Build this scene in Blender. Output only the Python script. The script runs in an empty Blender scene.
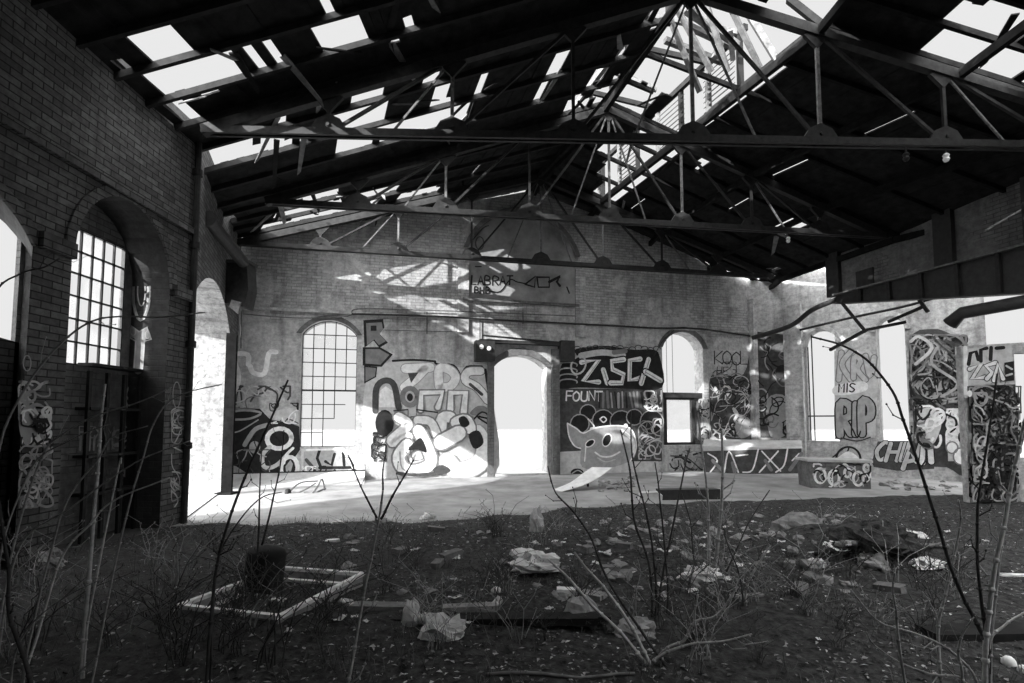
import bpy, math, random
from mathutils import Vector, Matrix, noise
from mathutils.geometry import tessellate_polygon
R0 = random.Random(7)
C = bpy.context.scene.collection
SC = bpy.context.scene
# ------------------------------------------------------------------ camera
F, CX, HZ, EYE = 520.0, 512.0, 420.0, 1.6
PT = 0.065
PA = math.atan(PT)
CYP = HZ - F * PT            # image row of the optical axis
cd = bpy.data.cameras.new('camera')
cd.sensor_width = 36.0; cd.lens = 36.0 * F / 1024.0
cd.shift_y = (CYP - 341.5) / 1024.0
cd.clip_start = 0.05; cd.clip_end = 400
cam = bpy.data.objects.new('camera', cd); C.objects.link(cam)
cam.location = (0, 0, EYE); cam.rotation_euler = (math.pi / 2 + PA, 0, 0)
SC.camera = cam
cP, sP = math.cos(PA), math.sin(PA)
EYEV = Vector((0, 0, EYE))
def ray(px, py):
    a = (px - CX) / F; b = (CYP - py) / F
    return Vector((a, cP - b * sP, sP + b * cP))
def proj(p):
    x, y, z = p[0], p[1], p[2] - EYE
    dep = y * cP + z * sP; up = -y * sP + z * cP
    if dep < 0.05: return (-9999, -9999)
    return (CX + F * x / dep, CYP - F * up / dep)
def gp(px, py, z=0.0):
    d = ray(px, py); t = (z - EYE) / d.z
    return EYEV + d * t
def at(px, py, y):
    d = ray(px, py); return EYEV + d * (y / d.y)
# ------------------------------------------------------------------ scene helpers
ORG = {}
BRICKS = set()
def tag(o, label=None, cat=None, group=None, kind=None):
    if label: o['label'] = label
    if cat: o['category'] = cat
    if group: o['group'] = group
    if kind: o['kind'] = kind
    return o
def thing(name, label, cat, loc=(0, 0, 0), group=None):
    o = bpy.data.objects.new(name, None); C.objects.link(o)
    o.location = loc; ORG[o] = Vector(loc); o.empty_display_size = 0.1
    return tag(o, label, cat, group)
class MB:
    def __init__(s): s.v = []; s.f = []; s.m = []; s.uv = {}
    def poly(s, pts, m=0, uvs=None):
        b = len(s.v); s.v += [Vector(p) for p in pts]
        if uvs: s.uv[len(s.f)] = uvs
        s.f.append(tuple(range(b, b + len(pts)))); s.m.append(m); return s
    def prism(s, q, d, m=0):
        # extrude planar loop q by vector d
        b = len(s.v); n = len(q); d = Vector(d)
        s.v += [Vector(p) for p in q] + [Vector(p) + d for p in q]
        s.f.append(tuple(range(b + n - 1, b - 1, -1))); s.f.append(tuple(range(b + n, b + 2 * n))); s.m += [m, m]
        for i in range(n):
            j = (i + 1) % n; s.f.append((b + i, b + j, b + n + j, b + n + i)); s.m.append(m)
        return s
    def box(s, c, sz, rz=0.0, m=0, rot=None):
        hx, hy, hz = sz[0] / 2, sz[1] / 2, sz[2] / 2
        M = rot if rot is not None else Matrix.Rotation(rz, 3, 'Z')
        c = Vector(c)
        q = [c + M @ Vector((x, y, -hz)) for x, y in ((-hx, -hy), (hx, -hy), (hx, hy), (-hx, hy))]
        return s.prism(q, M @ Vector((0, 0, 2 * hz)), m)
    def bar(s, a, b, w, h, m=0, up=(0, 0, 1)):
        a = Vector(a); b = Vector(b); d = (b - a)
        if d.length < 1e-6: return s
        d.normalize(); u = Vector(up)
        if abs(d.dot(u)) > .98: u = Vector((0, 1, 0))
        x = d.cross(u).normalized(); y = x.cross(d).normalized()
        q = [a + x * (sx * w / 2) + y * (sy * h / 2) for sx, sy in ((-1, -1), (1, -1), (1, 1), (-1, 1))]
        return s.prism(q, b - a, m)
    def tube(s, pts, r, n=6, m=0, cap=True):
        pts = [Vector(p) for p in pts]; k = len(pts)
        rs = r if isinstance(r, (list, tuple)) else [r] * k
        b = len(s.v); prev = None
        for i, p in enumerate(pts):
            t = pts[min(i + 1, k - 1)] - pts[max(i - 1, 0)]
            t = t.normalized() if t.length > 1e-9 else Vector((0, 0, 1))
            if prev is None:
                u = Vector((0, 0, 1)) if abs(t.z) < .9 else Vector((1, 0, 0))
                x = t.cross(u).normalized()
            else:
                x = prev - t * prev.dot(t)
                x = x.normalized() if x.length > 1e-6 else t.orthogonal().normalized()
            prev = x; y = t.cross(x)
            for j in range(n):
                a = 2 * math.pi * j / n
                s.v.append(p + (x * math.cos(a) + y * math.sin(a)) * rs[i])
        for i in range(k - 1):
            for j in range(n):
                l = (j + 1) % n
                s.f.append((b + i * n + j, b + i * n + l, b + (i + 1) * n + l, b + (i + 1) * n + j)); s.m.append(m)
        if cap:
            s.f.append(tuple(b + j for j in range(n - 1, -1, -1))); s.f.append(tuple(b + (k - 1) * n + j for j in range(n))); s.m += [m, m]
        return s
    def lathe(s, prof, o=(0, 0, 0), M=None, n=14, m=0):
        M = M or Matrix.Identity(3); o = Vector(o); b = len(s.v); k = len(prof)
        for r, z in prof:
            for j in range(n):
                a = 2 * math.pi * j / n
                s.v.append(o + M @ Vector((r * math.cos(a), r * math.sin(a), z)))
        for i in range(k - 1):
            for j in range(n):
                l = (j + 1) % n
                s.f.append((b + i * n + j, b + i * n + l, b + (i + 1) * n + l, b + (i + 1) * n + j)); s.m.append(m)
        return s
    def build(s, name, mats, parent=None, smooth=False, **kw):
        org = Vector((0, 0, 0)); p = parent
        while p is not None:
            if p in ORG: org = org + ORG[p]
            p = p.parent
        me = bpy.data.meshes.new(name)
        me.from_pydata([tuple(v - org) for v in s.v], [], s.f)
        for mm in (mats if isinstance(mats, (list, tuple)) else [mats]): me.materials.append(mm)
        me.polygons.foreach_set('material_index', s.m)
        if smooth: me.polygons.foreach_set('use_smooth', [True] * len(s.f))
        ml = mats if isinstance(mats, (list, tuple)) else [mats]
        if s.uv or any(mm.name in BRICKS for mm in ml):
            ul = me.uv_layers.new(name='UVMap')
            for pl in me.polygons:
                if pl.index in s.uv: continue
                nr = pl.normal; hz = Vector((-nr.y, nr.x, 0)); hz = hz.normalized() if hz.length > .1 else Vector((1, 0, 0))
                for li in pl.loop_indices:
                    v = me.vertices[me.loops[li].vertex_index].co + org
                    ul.data[li].uv = (v.x, v.y) if abs(nr.z) > .8 else (v.dot(hz), v.z)
            for i, uvs in s.uv.items():
                pl = me.polygons[i]
                for k, li in enumerate(pl.loop_indices): ul.data[li].uv = uvs[k]
        me.update()
        o = bpy.data.objects.new(name, me); C.objects.link(o)
        if parent is not None: o.parent = parent
        return tag(o, **kw)
def dup(root, loc, rz=0.0, label=None, group=None, scale=None):
    r = root.copy(); C.objects.link(r); r.location = loc; r.rotation_euler = (0, 0, rz)
    if scale: r.scale = (scale,) * 3
    if label: r['label'] = label
    if group: r['group'] = group
    for ch in list(root.children):
        c = ch.copy(); C.objects.link(c); c.parent = r
        for g in list(ch.children):
            d = g.copy(); C.objects.link(d); d.parent = c
    return r
def smooth_path(p, n=5, closed=False):
    p = [Vector(q) for q in p]
    if len(p) < 3 and not closed: return p
    out = []; k = len(p)
    for i in range(k if closed else k - 1):
        if closed: a, b, c, d = p[i - 1], p[i], p[(i + 1) % k], p[(i + 2) % k]
        else: a, b, c, d = p[max(i - 1, 0)], p[i], p[i + 1], p[min(i + 2, k - 1)]
        for j in range(n):
            t = j / n
            out.append(.5 * ((2 * b) + (c - a) * t + (2 * a - 5 * b + 4 * c - d) * t * t + (3 * b - a - 3 * c + d) * t ** 3))
    if not closed: out.append(p[-1])
    return out
# ------------------------------------------------------------------ materials
def nt(name):
    m = bpy.data.materials.new(name); m.use_nodes = True
    t = m.node_tree; t.nodes.clear()
    o = t.nodes.new('ShaderNodeOutputMaterial'); b = t.nodes.new('ShaderNodeBsdfPrincipled')
    t.links.new(b.outputs[0], o.inputs[0]); return m, t, b
def nd(t, kind, **kw):
    n = t.nodes.new(kind)
    for k, v in kw.items():
        if k in n.inputs: n.inputs[k].default_value = v
        else: setattr(n, k, v)
    return n
def g4(v): return (v, v, v, 1)
def ramp(t, src, a, b, va=0.0, vb=1.0):
    r = nd(t, 'ShaderNodeMapRange'); r.inputs[1].default_value = a; r.inputs[2].default_value = b
    r.inputs[3].default_value = va; r.inputs[4].default_value = vb
    t.links.new(src, r.inputs[0]); return r.outputs[0]
def mixc(t, fac, a, b, mode='MIX'):
    m = nd(t, 'ShaderNodeMix', data_type='RGBA', blend_type=mode)
    for s, v in ((m.inputs[0], fac), (m.inputs[6], a), (m.inputs[7], b)):
        if hasattr(v, 'links') or hasattr(v, 'is_linked'): t.links.new(v, s)
        elif s is m.inputs[0]: s.default_value = v
        else: s.default_value = g4(v)
    return m.outputs[2]
MATS = {}
def plain(name, v, amt=.35, scale=6.0, rough=.85, spec=.2, metal=0.0, bump=0.0):
    if name in MATS: return MATS[name]
    m, t, b = nt(name); tc = nd(t, 'ShaderNodeTexCoord')
    n = nd(t, 'ShaderNodeTexNoise', Scale=scale, Detail=5.0, Roughness=.65)
    t.links.new(tc.outputs['Object'], n.inputs['Vector'])
    f = ramp(t, n.outputs[0], .3, .7)
    t.links.new(mixc(t, f, v * (1 - amt), v * (1 + amt)), b.inputs['Base Color'])
    b.inputs['Roughness'].default_value = rough; b.inputs['Specular IOR Level'].default_value = spec; b.inputs['Metallic'].default_value = metal
    if bump:
        bp = nd(t, 'ShaderNodeBump', Strength=bump, Distance=.02); t.links.new(n.outputs[0], bp.inputs['Height']); t.links.new(bp.outputs[0], b.inputs['Normal'])
    MATS[name] = m; return m
def brickmat(name, c1, c2, mort, plaster, pv, pscale=.7, dirt=.6, zlo=None):
    BRICKS.add(name); m, t, b = nt(name); tc = nd(t, 'ShaderNodeTexCoord'); uv = tc.outputs['UV']
    br = nd(t, 'ShaderNodeTexBrick', Scale=1.0); br.inputs['Brick Width'].default_value = .25; br.inputs['Row Height'].default_value = .083
    br.inputs['Mortar Size'].default_value = .008; br.inputs['Mortar Smooth'].default_value = .3; br.inputs['Bias'].default_value = .1
    br.inputs['Color1'].default_value = g4(c1); br.inputs['Color2'].default_value = g4(c2); br.inputs['Mortar'].default_value = g4(mort)
    t.links.new(uv, br.inputs['Vector'])
    n1 = nd(t, 'ShaderNodeTexNoise', Scale=pscale, Detail=8.0, Roughness=.62); t.links.new(uv, n1.inputs['Vector'])
    src = n1.outputs[0]
    if zlo is not None:     # render coat survives below this height
        sx = nd(t, 'ShaderNodeSeparateXYZ'); t.links.new(uv, sx.inputs[0])
        k = ramp(t, sx.outputs[1], zlo - .5, zlo + .6, .16, -.02)
        ad = nd(t, 'ShaderNodeMath', operation='ADD'); t.links.new(src, ad.inputs[0]); t.links.new(k, ad.inputs[1]); src = ad.outputs[0]
    pm = ramp(t, src, 1 - plaster - .02, 1 - plaster + .02)
    n2 = nd(t, 'ShaderNodeTexNoise', Scale=3.0, Detail=9.0, Roughness=.7); t.links.new(uv, n2.inputs['Vector'])
    pc = mixc(t, ramp(t, n2.outputs[0], .3, .7), pv * .6, pv * 1.15)
    col = mixc(t, pm, br.outputs['Color'], pc)
    n3 = nd(t, 'ShaderNodeTexNoise', Scale=9.0, Detail=8.0, Roughness=.75); t.links.new(uv, n3.inputs['Vector'])
    col = mixc(t, ramp(t, n3.outputs[0], .35, .6, dirt, 0), col, .03)
    mp = nd(t, 'ShaderNodeMapping'); mp.inputs['Scale'].default_value = (2.2, .35, 1); t.links.new(uv, mp.inputs[0])
    n4 = nd(t, 'ShaderNodeTexNoise', Scale=1.0, Detail=6.0, Roughness=.6); t.links.new(mp.outputs[0], n4.inputs['Vector'])
    col = mixc(t, ramp(t, n4.outputs[0], .5, .72, 0, .6), col, .035)
    t.links.new(col, b.inputs['Base Color']); b.inputs['Roughness'].default_value = .92; b.inputs['Specular IOR Level'].default_value = .15
    ht = nd(t, 'ShaderNodeMath', operation='ADD'); t.links.new(br.outputs['Fac'], ht.inputs[0]); t.links.new(n3.outputs[0], ht.inputs[1])
    inv = nd(t, 'ShaderNodeMath', operation='MULTIPLY'); inv.inputs[1].default_value = -1; t.links.new(ht.outputs[0], inv.inputs[0])
    bp = nd(t, 'ShaderNodeBump', Strength=.45, Distance=.012); t.links.new(inv.outputs[0], bp.inputs['Height']); t.links.new(bp.outputs[0], b.inputs['Normal'])
    return m
M_BACK = brickmat('weathered_brick_and_render', .36, .55, .26, .47, .62, .55, .45, zlo=4.35)
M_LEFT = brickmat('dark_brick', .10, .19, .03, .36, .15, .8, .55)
M_RIGHT = brickmat('patchy_render', .38, .52, .26, .6, .66, .6, .5)
M_PALE = brickmat('pale_plaster', .4, .5, .3, .75, .58, .7, .6)
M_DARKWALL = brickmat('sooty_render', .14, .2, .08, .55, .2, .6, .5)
M_REV = brickmat('black_reveal_plaster', .05, .08, .03, .7, .08, .6, .6)  # arch reveals in near-black plaster, darker than the wall face
M_IRON = plain('rusty_iron', .024, .6, 9, .6, .35, .3)
M_IRON2 = plain('flaking_grey_iron', .13, .6, 14, .6, .35, .2)
M_WOOD = plain('old_timber', .02, .5, 7, .85)
M_WOOD2 = plain('pale_split_timber', .16, .5, 9, .85)
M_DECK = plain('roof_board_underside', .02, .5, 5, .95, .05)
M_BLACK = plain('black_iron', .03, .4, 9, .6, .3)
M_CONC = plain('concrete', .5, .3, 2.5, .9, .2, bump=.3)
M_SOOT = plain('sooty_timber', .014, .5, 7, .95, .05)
M_WHITE = plain('chipped_white_paint', .85, .25, 14, .6)
M_GLASS = None
def glassmat():
    m = bpy.data.materials.new('grimy_window_glass'); m.use_nodes = True; t = m.node_tree; t.nodes.clear()
    o = t.nodes.new('ShaderNodeOutputMaterial'); tr = nd(t, 'ShaderNodeBsdfTransparent'); tr.inputs[0].default_value = g4(.94)
    gl = nd(t, 'ShaderNodeBsdfGlossy'); gl.inputs['Roughness'].default_value = .1
    tl = nd(t, 'ShaderNodeBsdfTranslucent'); tl.inputs[0].default_value = g4(.8)
    tc = nd(t, 'ShaderNodeTexCoord'); n = nd(t, 'ShaderNodeTexNoise', Scale=2.5, Detail=6.0); t.links.new(tc.outputs['Object'], n.inputs['Vector'])
    a = nd(t, 'ShaderNodeMixShader'); t.links.new(ramp(t, n.outputs[0], .35, .75, .03, .3), a.inputs[0]); t.links.new(tr.outputs[0], a.inputs[1]); t.links.new(tl.outputs[0], a.inputs[2])
    b = nd(t, 'ShaderNodeMixShader'); b.inputs[0].default_value = .04; t.links.new(a.outputs[0], b.inputs[1]); t.links.new(gl.outputs[0], b.inputs[2])
    t.links.new(b.outputs[0], o.inputs[0]); return m
M_GLASS = glassmat()
# ------------------------------------------------------------------ wall planes
class W:
    def __init__(s, A, B):
        s.A = Vector((A[0], A[1], 0)); d = Vector((B[0], B[1], 0)) - s.A
        s.L = d.length; s.u = d.normalized(); s.n = Vector((s.u.y, -s.u.x, 0))
    def P(s, u, z, off=0.0): return s.A + s.u * u + Vector((0, 0, z)) + s.n * off
    def uv(s, px, py, off=0.0):
        d = ray(px, py); o = s.A + s.n * off
        t = (o - EYEV).dot(s.n) / d.dot(s.n); p = EYEV + d * t
        return ((p - s.A).dot(s.u), p.z)
    def U(s, px, py=420): return s.uv(px, py)[0]
    def shift(s, off):
        w = W(s.A, s.A + s.u); w.A = s.A + s.n * off; w.L = s.L; return w
def wall(name, w, outline, holes, t, mat, parent=None, kind='structure', m_rev=None, splay={}, **kw):
    mb = MB(); loops = [outline] + holes
    flat = [q for l in loops for q in l]; bk = {}
    for hi, du in splay.items():
        l = holes[hi]; mid = (min(q[0] for q in l) + max(q[0] for q in l)) / 2
        for q in l: bk[q] = (q[0] + (du if q[0] > mid else 0), q[1])
    tris = tessellate_polygon([[Vector((q[0], q[1], 0)) for q in l] for l in loops])
    for tr in tris:
        a, b, c = [flat[i] for i in tr]
        if (b[0] - a[0]) * (c[1] - a[1]) - (b[1] - a[1]) * (c[0] - a[0]) < 0: b, c = c, b
        mb.poly([w.P(*q) for q in (a, b, c)], 0, [a, b, c])
        mb.poly([w.P(*bk.get(q, q), -t) for q in (a, c, b)], 0, [a, c, b])
    for li, l in enumerate(loops):
        ar = sum(l[i][0] * l[(i + 1) % len(l)][1] - l[(i + 1) % len(l)][0] * l[i][1] for i in range(len(l)))
        q = l if (ar > 0) == (li == 0) else l[::-1]
        s = 0.0
        for i in range(len(q)):
            a, b = q[i], q[(i + 1) % len(q)]; e = math.hypot(b[0] - a[0], b[1] - a[1])
            vert = abs(b[1] - a[1]) > abs(b[0] - a[0])
            uvs = [(0, a[1]), (0, b[1]), (t, b[1]), (t, a[1])] if vert else [(s, 0), (s + e, 0), (s + e, t), (s, t)]
            if vert: uvs = [(x - t, y) for x, y in uvs]
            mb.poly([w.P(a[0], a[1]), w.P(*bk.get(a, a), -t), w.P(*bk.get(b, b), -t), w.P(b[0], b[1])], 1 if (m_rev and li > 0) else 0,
                    [uvs[0], uvs[3], uvs[2], uvs[1]])
            s += e
    return mb.build(name, [mat, m_rev] if m_rev else mat, parent, kind=kind, **kw)
def arch(u0, u1, z0, zs, zc, n=12):
    h = zc - zs; hw = (u1 - u0) / 2; c = (u0 + u1) / 2
    if h >= hw * .98: pts = [(c + hw * math.cos(a), zs + h * math.sin(a)) for a in [math.pi * i / n for i in range(n + 1)]]
    else:
        r = (hw * hw + h * h) / (2 * h); zc0 = zc - r; a0 = math.asin(hw / r)
        pts = [(c + r * math.sin(a), zc0 + r * math.cos(a)) for a in [a0 - 2 * a0 * i / n for i in range(n + 1)]]
    return [(u0, z0), (u1, z0)] + pts
def archring(u0, u1, zs, zc, wd, n=14):
    a = arch(u0, u1, zs, zs, zc, n)[2:]; k = (u1 - u0 + 2 * wd) / (u1 - u0); c = (u0 + u1) / 2
    b = [(c + (p[0] - c) * k, zs + (p[1] - zs) * ((zc - zs + wd) / (zc - zs))) for p in a]
    return a, b
A0 = gp(233, 483.3); B0 = gp(752, 469)
BW = W(A0, B0)
RW = W(B0, gp(966, 482))
LX = -5.16
LN = W((LX, -6), (LX, 8.2))
LF = W((LX, 8.2), A0)
# stations of the fan-shaped roof: left heel, apex, right heel
HC = 6.0
def heel(px, py): return gp(px, py, HC)
T1 = (heel(203, 131), None, heel(1190, 149))
T2 = (heel(266, 202), None, heel(884, 236))
T3 = (heel(238, 243), None, heel(772, 277))
def apex(L, Rr, px, zz):
    d = ray(px, 0); n = Vector((-(Rr - L).y, (Rr - L).x, 0)); t = (L - EYEV).dot(n) / d.dot(n)
    p = EYEV + d * t; return Vector((p.x, p.y, zz))
T1 = (T1[0], apex(T1[0], T1[2], 690, 8.45), T1[2])
T2 = (T2[0], apex(T2[0], T2[2], 607, 8.55), T2[2])
T3 = (T3[0], apex(T3[0], T3[2], 540, 8.45), T3[2])
# ------------------------------------------------------------------ light
SUN = Vector((.70, .67, -.47)).normalized()
sl = bpy.data.lights.new('sun', 'SUN'); sl.energy = 11.0; sl.angle = math.radians(.7)
so = bpy.data.objects.new('sun', sl); C.objects.link(so); so.rotation_euler = SUN.to_track_quat('-Z', 'Y').to_euler(); so.location = (-10, -8, 14)
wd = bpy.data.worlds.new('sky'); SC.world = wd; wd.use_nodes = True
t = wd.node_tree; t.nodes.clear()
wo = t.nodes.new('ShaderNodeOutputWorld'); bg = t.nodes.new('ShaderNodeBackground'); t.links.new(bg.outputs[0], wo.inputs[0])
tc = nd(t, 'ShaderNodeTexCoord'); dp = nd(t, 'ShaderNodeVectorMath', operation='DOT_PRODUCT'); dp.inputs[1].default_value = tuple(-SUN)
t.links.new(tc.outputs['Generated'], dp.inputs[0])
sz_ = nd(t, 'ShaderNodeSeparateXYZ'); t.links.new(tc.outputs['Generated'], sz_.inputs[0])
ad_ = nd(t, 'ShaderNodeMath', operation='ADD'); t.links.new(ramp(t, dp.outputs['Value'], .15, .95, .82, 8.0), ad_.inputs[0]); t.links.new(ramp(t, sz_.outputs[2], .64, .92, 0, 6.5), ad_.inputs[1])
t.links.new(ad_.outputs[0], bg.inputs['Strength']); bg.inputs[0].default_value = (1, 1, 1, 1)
SC.view_settings.view_transform = 'Standard'; SC.view_settings.look = 'None'; SC.view_settings.exposure = 0.0; SC.view_settings.gamma = 1.0
SC.view_settings.use_curve_mapping = False
# ------------------------------------------------------------------ outside ground
mb = MB(); mb.prism([(-70, -40, -.4), (70, -40, -.4), (70, 90, -.4), (-70, 90, -.4)], (0, 0, .3))
mb.build('floor_yard', plain('pale_yard_gravel', .21, .15, 3, .95), kind='structure')
# ------------------------------------------------------------------ back wall
def apex_u(T): return (T[1] - BW.A).dot(BW.u)
ua = apex_u(T3)
LB = BW.L
zl = 6.15
outl = [(-.6, 0), (LB + .1, 0), (LB + .1, 6.7), (LB - .3, 6.7), (ua, 8.5), (-.6, 6.05)]
def bx(px0, px1, pyt): # u0,u1,z
    u0 = BW.uv(px0, pyt)[0]; u1 = BW.uv(px1, pyt)[0]; return u0, u1
def zz(w, px, py): return w.uv(px, py)[1]
# left window
wl0, wl1 = bx(300, 356, 400); wlb = zz(BW, 328, 447); wls = zz(BW, 328, 334); wlc = zz(BW, 328, 320)
dr0, dr1 = bx(494, 547, 400); drs = zz(BW, 520, 367); drc = zz(BW, 520, 355)
wr0, wr1 = bx(663, 704, 400); wrb = zz(BW, 683, 445); wrs = zz(BW, 683, 348); wrc = zz(BW, 683, 332)
wall('wall_back', BW, outl, [arch(wl0, wl1, wlb, wls, wlc), [(dr0, .02), (dr1, .02)] + arch(dr0, dr1, 0, drs, drc)[2:], arch(wr0, wr1, wrb, wrs, wrc)], .5, M_BACK)
WB = bpy.data.objects['wall_back']
def ring(name, w, u0, u1, zs, zc, wd, off, th, mat, parent, jamb_to=None):
    a, b = archring(u0, u1, zs, zc, wd); mb = MB()
    for i in range(len(a) - 1):
        q = [a[i], b[i], b[i + 1], a[i + 1]]
        mb.prism([w.P(p[0], p[1], off) for p in q], w.n * th)
    if jamb_to is not None:
        for s0, s1 in ((u0 - wd, u0), (u1, u1 + wd)):
            mb.prism([w.P(s0, jamb_to, off), w.P(s1, jamb_to, off), w.P(s1, zs, off), w.P(s0, zs, off)], w.n * th)
    return mb.build(name, mat, parent)
ring('arch_surround', BW, wl0, wl1, wls, wlc, .13, -.01, .05, M_DARKWALL, WB)
ring('arch_surround', BW, wr0, wr1, wrs, wrc, .16, -.01, .06, M_DARKWALL, WB)
ring('arch_surround', BW, dr0, dr1, drs, drc, .2, -.01, .07, M_DARKWALL, WB)
# blind arch recess framing (raised border round a smooth panel)
q0, q1 = bx(468, 575, 270); qz0 = zz(BW, 520, 301); qzs = zz(BW, 520, 252); qzc = zz(BW, 520, 213)
mb = MB(); ol = arch(q0, q1, qz0, qzs, qzc, 16)
mb.prism([BW.P(a, b, .002) for a, b in ol], BW.n * .012); mb.build('blind_arch_panel', plain('smooth_grey_render', .27, .4, 1.6, .9), WB, label='smooth grey blind arch panel')
ring('arch_surround', BW, q0, q1, qzs, qzc, .14, 0, .12, M_DARKWALL, WB)
mb = MB(); mb.bar(BW.P(q0 - .15, qz0 - .05, .04), BW.P(q1 + .1, qz0 - .05, .04), .12, .08); mb.build('panel_sill', M_DARKWALL, WB)
for px in (463, 580):   # shallow pilasters beside it
    u = BW.U(px, 300); mb = MB(); mb.prism([BW.P(u - .16, 4.1, 0), BW.P(u + .16, 4.1, 0), BW.P(u + .16, 6.2, 0), BW.P(u - .16, 6.2, 0)], BW.n * .07); mb.build('pilaster', M_BACK, WB)
# string course on the back wall
zsc = zz(BW, 500, 327)
mb = MB(); mb.prism([BW.P(0, zsc + .16, 0), BW.P(LB, zsc + .16, 0), BW.P(LB, zsc + .24, 0), BW.P(0, zsc + .24, 0)], BW.n * .06); mb.build('string_course', M_BACK, WB)
# door surround
mb = MB()
for s0, s1 in ((dr0 - .2, dr0 - .02), (dr1 + .13, dr1 + .36)):
    mb.prism([BW.P(s0, 0, 0), BW.P(s1, 0, 0), BW.P(s1, drc + .2, 0), BW.P(s0, drc + .2, 0)], BW.n * .12)
mb.build('trim_1', M_DARKWALL, None, kind='structure')
TR = bpy.data.objects['trim_1']
zb = zz(BW, 520, 343)
mb = MB(); mb.bar(BW.P(BW.U(478), zb, .1), BW.P(BW.U(569), zb - .02, .1), .22, .09); mb.build('lintel_beam', M_BLACK, TR)
mb = MB(); mb.bar(BW.P(BW.U(481), zb + .16, .12), BW.P(BW.U(571), zb + .02, .12), .05, .05); mb.build('iron_rail', M_IRON, TR)
for px, pw in ((483, 20), (565, 15)):
    u = BW.U(px); h = zz(BW, px, 342) - zz(BW, px, 362); mb = MB(); mb.box(BW.P(u, zz(BW, px, 352), .15), (pw / F * 14.5, .34, h), math.atan2(BW.u.y, BW.u.x))
    b = mb.build('bracket_box', M_BLACK, TR)
    mb = MB()
    for dx, dz in (((-.12, .04), (.1, .0)) if px < 500 else ()):
        mb.lathe([(.0, .03), (.05, .025), (.065, 0), (.065, -.05)], BW.P(u + dx, zz(BW, px, 350) + dz, .36), Matrix.Rotation(math.pi / 2, 3, 'X'), 12)
    if mb.v: mb.build('round_fitting', M_WHITE, b, label='pale round fitting')
# door threshold rubble step
mb = MB(); mb.prism([BW.P(dr0, .0, .1), BW.P(dr1, .0, .1), BW.P(dr1, .06, .1), BW.P(dr0, .06, .1)], -BW.n * .6); mb.build('door_sill', M_CONC, WB)
# ---- steel window grids
def grid_window(name, w, off, u0, u1, z0, zs, zc, cols, rows, bar=.022, skip=None, glass=None, thick_rows=(), frame=.035):
    root = thing(name, None, None, w.P((u0 + u1) / 2, z0, off)); root['kind'] = 'structure'
    ol = arch(u0, u1, z0, zs, zc, 14) if zc > zs + .01 else [(u0, z0), (u1, z0), (u1, zs), (u0, zs)]
    def top(u):
        if zc <= zs + .01: return zs
        h = zc - zs; hw = (u1 - u0) / 2; r = (hw * hw + h * h) / (2 * h); c = (u0 + u1) / 2
        return zc - r + math.sqrt(max(r * r - (u - c) ** 2, 0))
    mb = MB()
    for i in range(len(ol)):
        a, b = ol[i], ol[(i + 1) % len(ol)]; mb.bar(w.P(a[0], a[1], off), w.P(b[0], b[1], off), frame, frame * 1.5, 0, w.n)
    mb.build('window_frame', M_BLACK, root)
    us = [u0 + (u1 - u0) * i / cols for i in range(cols + 1)]; H = zs - z0; zr = [z0 + H * j / rows for j in range(rows + 1)]
    for i in range(1, cols):
        for (ja, jb) in (skip['v'].get(i, [(0, rows)]) if skip else [(0, rows)]):
            za = zr[ja]; zb2 = top(us[i]) if jb == rows else zr[jb]
            mb = MB(); mb.bar(w.P(us[i], za, off), w.P(us[i], zb2, off), bar, bar * 1.3, 0, w.n); mb.build('glazing_bar', M_BLACK, root)
    for j in range(1, rows + (1 if zc > zs + .01 else 0)):
        for (ia, ib) in (skip['h'].get(j, [(0, cols)]) if skip else [(0, cols)]):
            k = 2.0 if j in thick_rows else 1.0
            mb = MB(); mb.bar(w.P(us[ia], zr[j], off), w.P(us[ib], zr[j], off), bar * k, bar * 1.3 * k, 0, w.n); mb.build('glazing_bar', M_BLACK, root)
    if glass:
        for (i, j) in glass(cols, rows):
            zt = zr[j + 1] if j + 1 < len(zr) else min(top(us[i]), top(us[i + 1]))
            mb = MB(); mb.poly([w.P(us[i], zr[j], off - .004), w.P(us[i + 1], zr[j], off - .004), w.P(us[i + 1], zt, off - .004), w.P(us[i], zt, off - .004)]); mb.build('pane', M_GLASS, root)
    return root
sk = {'v': {3: [(2, 8)], 4: [(4, 8)]}, 'h': {1: [(0, 2)], 2: [(0, 3)], 3: [(0, 4)]}}
rg = random.Random(3)
grid_window('window_1', BW, -.2, wl0, wl1, wlb, wls, wlc, 5, 8, .022, sk, lambda c, r: [(i, j) for j in range(r) for i in range(c) if (j > 3 or i < 2) and rg.random() < .55], thick_rows=(4,))
# right back window: a heavy transom with an inner box frame below
root = thing('window_2', None, None, BW.P((wr0 + wr1) / 2, wrb, -.2)); root['kind'] = 'structure'
zt = zz(BW, 683, 395); mb = MB(); mb.bar(BW.P(wr0, zt, -.18), BW.P(wr1, zt, -.18), .2, .16, 0, (0, 0, 1)); mb.build('transom', M_BLACK, root)
uu0, uu1 = BW.U(668), BW.U(696); mb = MB()
for a, b in (((uu0, wrb), (uu0, zt)), ((uu1, wrb), (uu1, zt)), ((uu0, wrb + .03), (uu1, wrb + .03)), ((uu0, zt - .1), (uu1, zt - .1))): mb.bar(BW.P(a[0], a[1], -.2), BW.P(b[0], b[1], -.2), .1, .12, 0, BW.n)
mb.build('lower_frame', M_BLACK, root)
mb = MB(); mb.bar(BW.P(BW.U(672), zt, -.25), BW.P(BW.U(672), wrc - .08, -.25), .012, .012); mb.build('glazing_bar', M_BLACK, root)
mb = MB(); mb.bar(BW.P(BW.U(678), zt, -.25), BW.P(BW.U(678), wrc - .03, -.25), .012, .012); mb.build('glazing_bar', M_BLACK, root)
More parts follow.
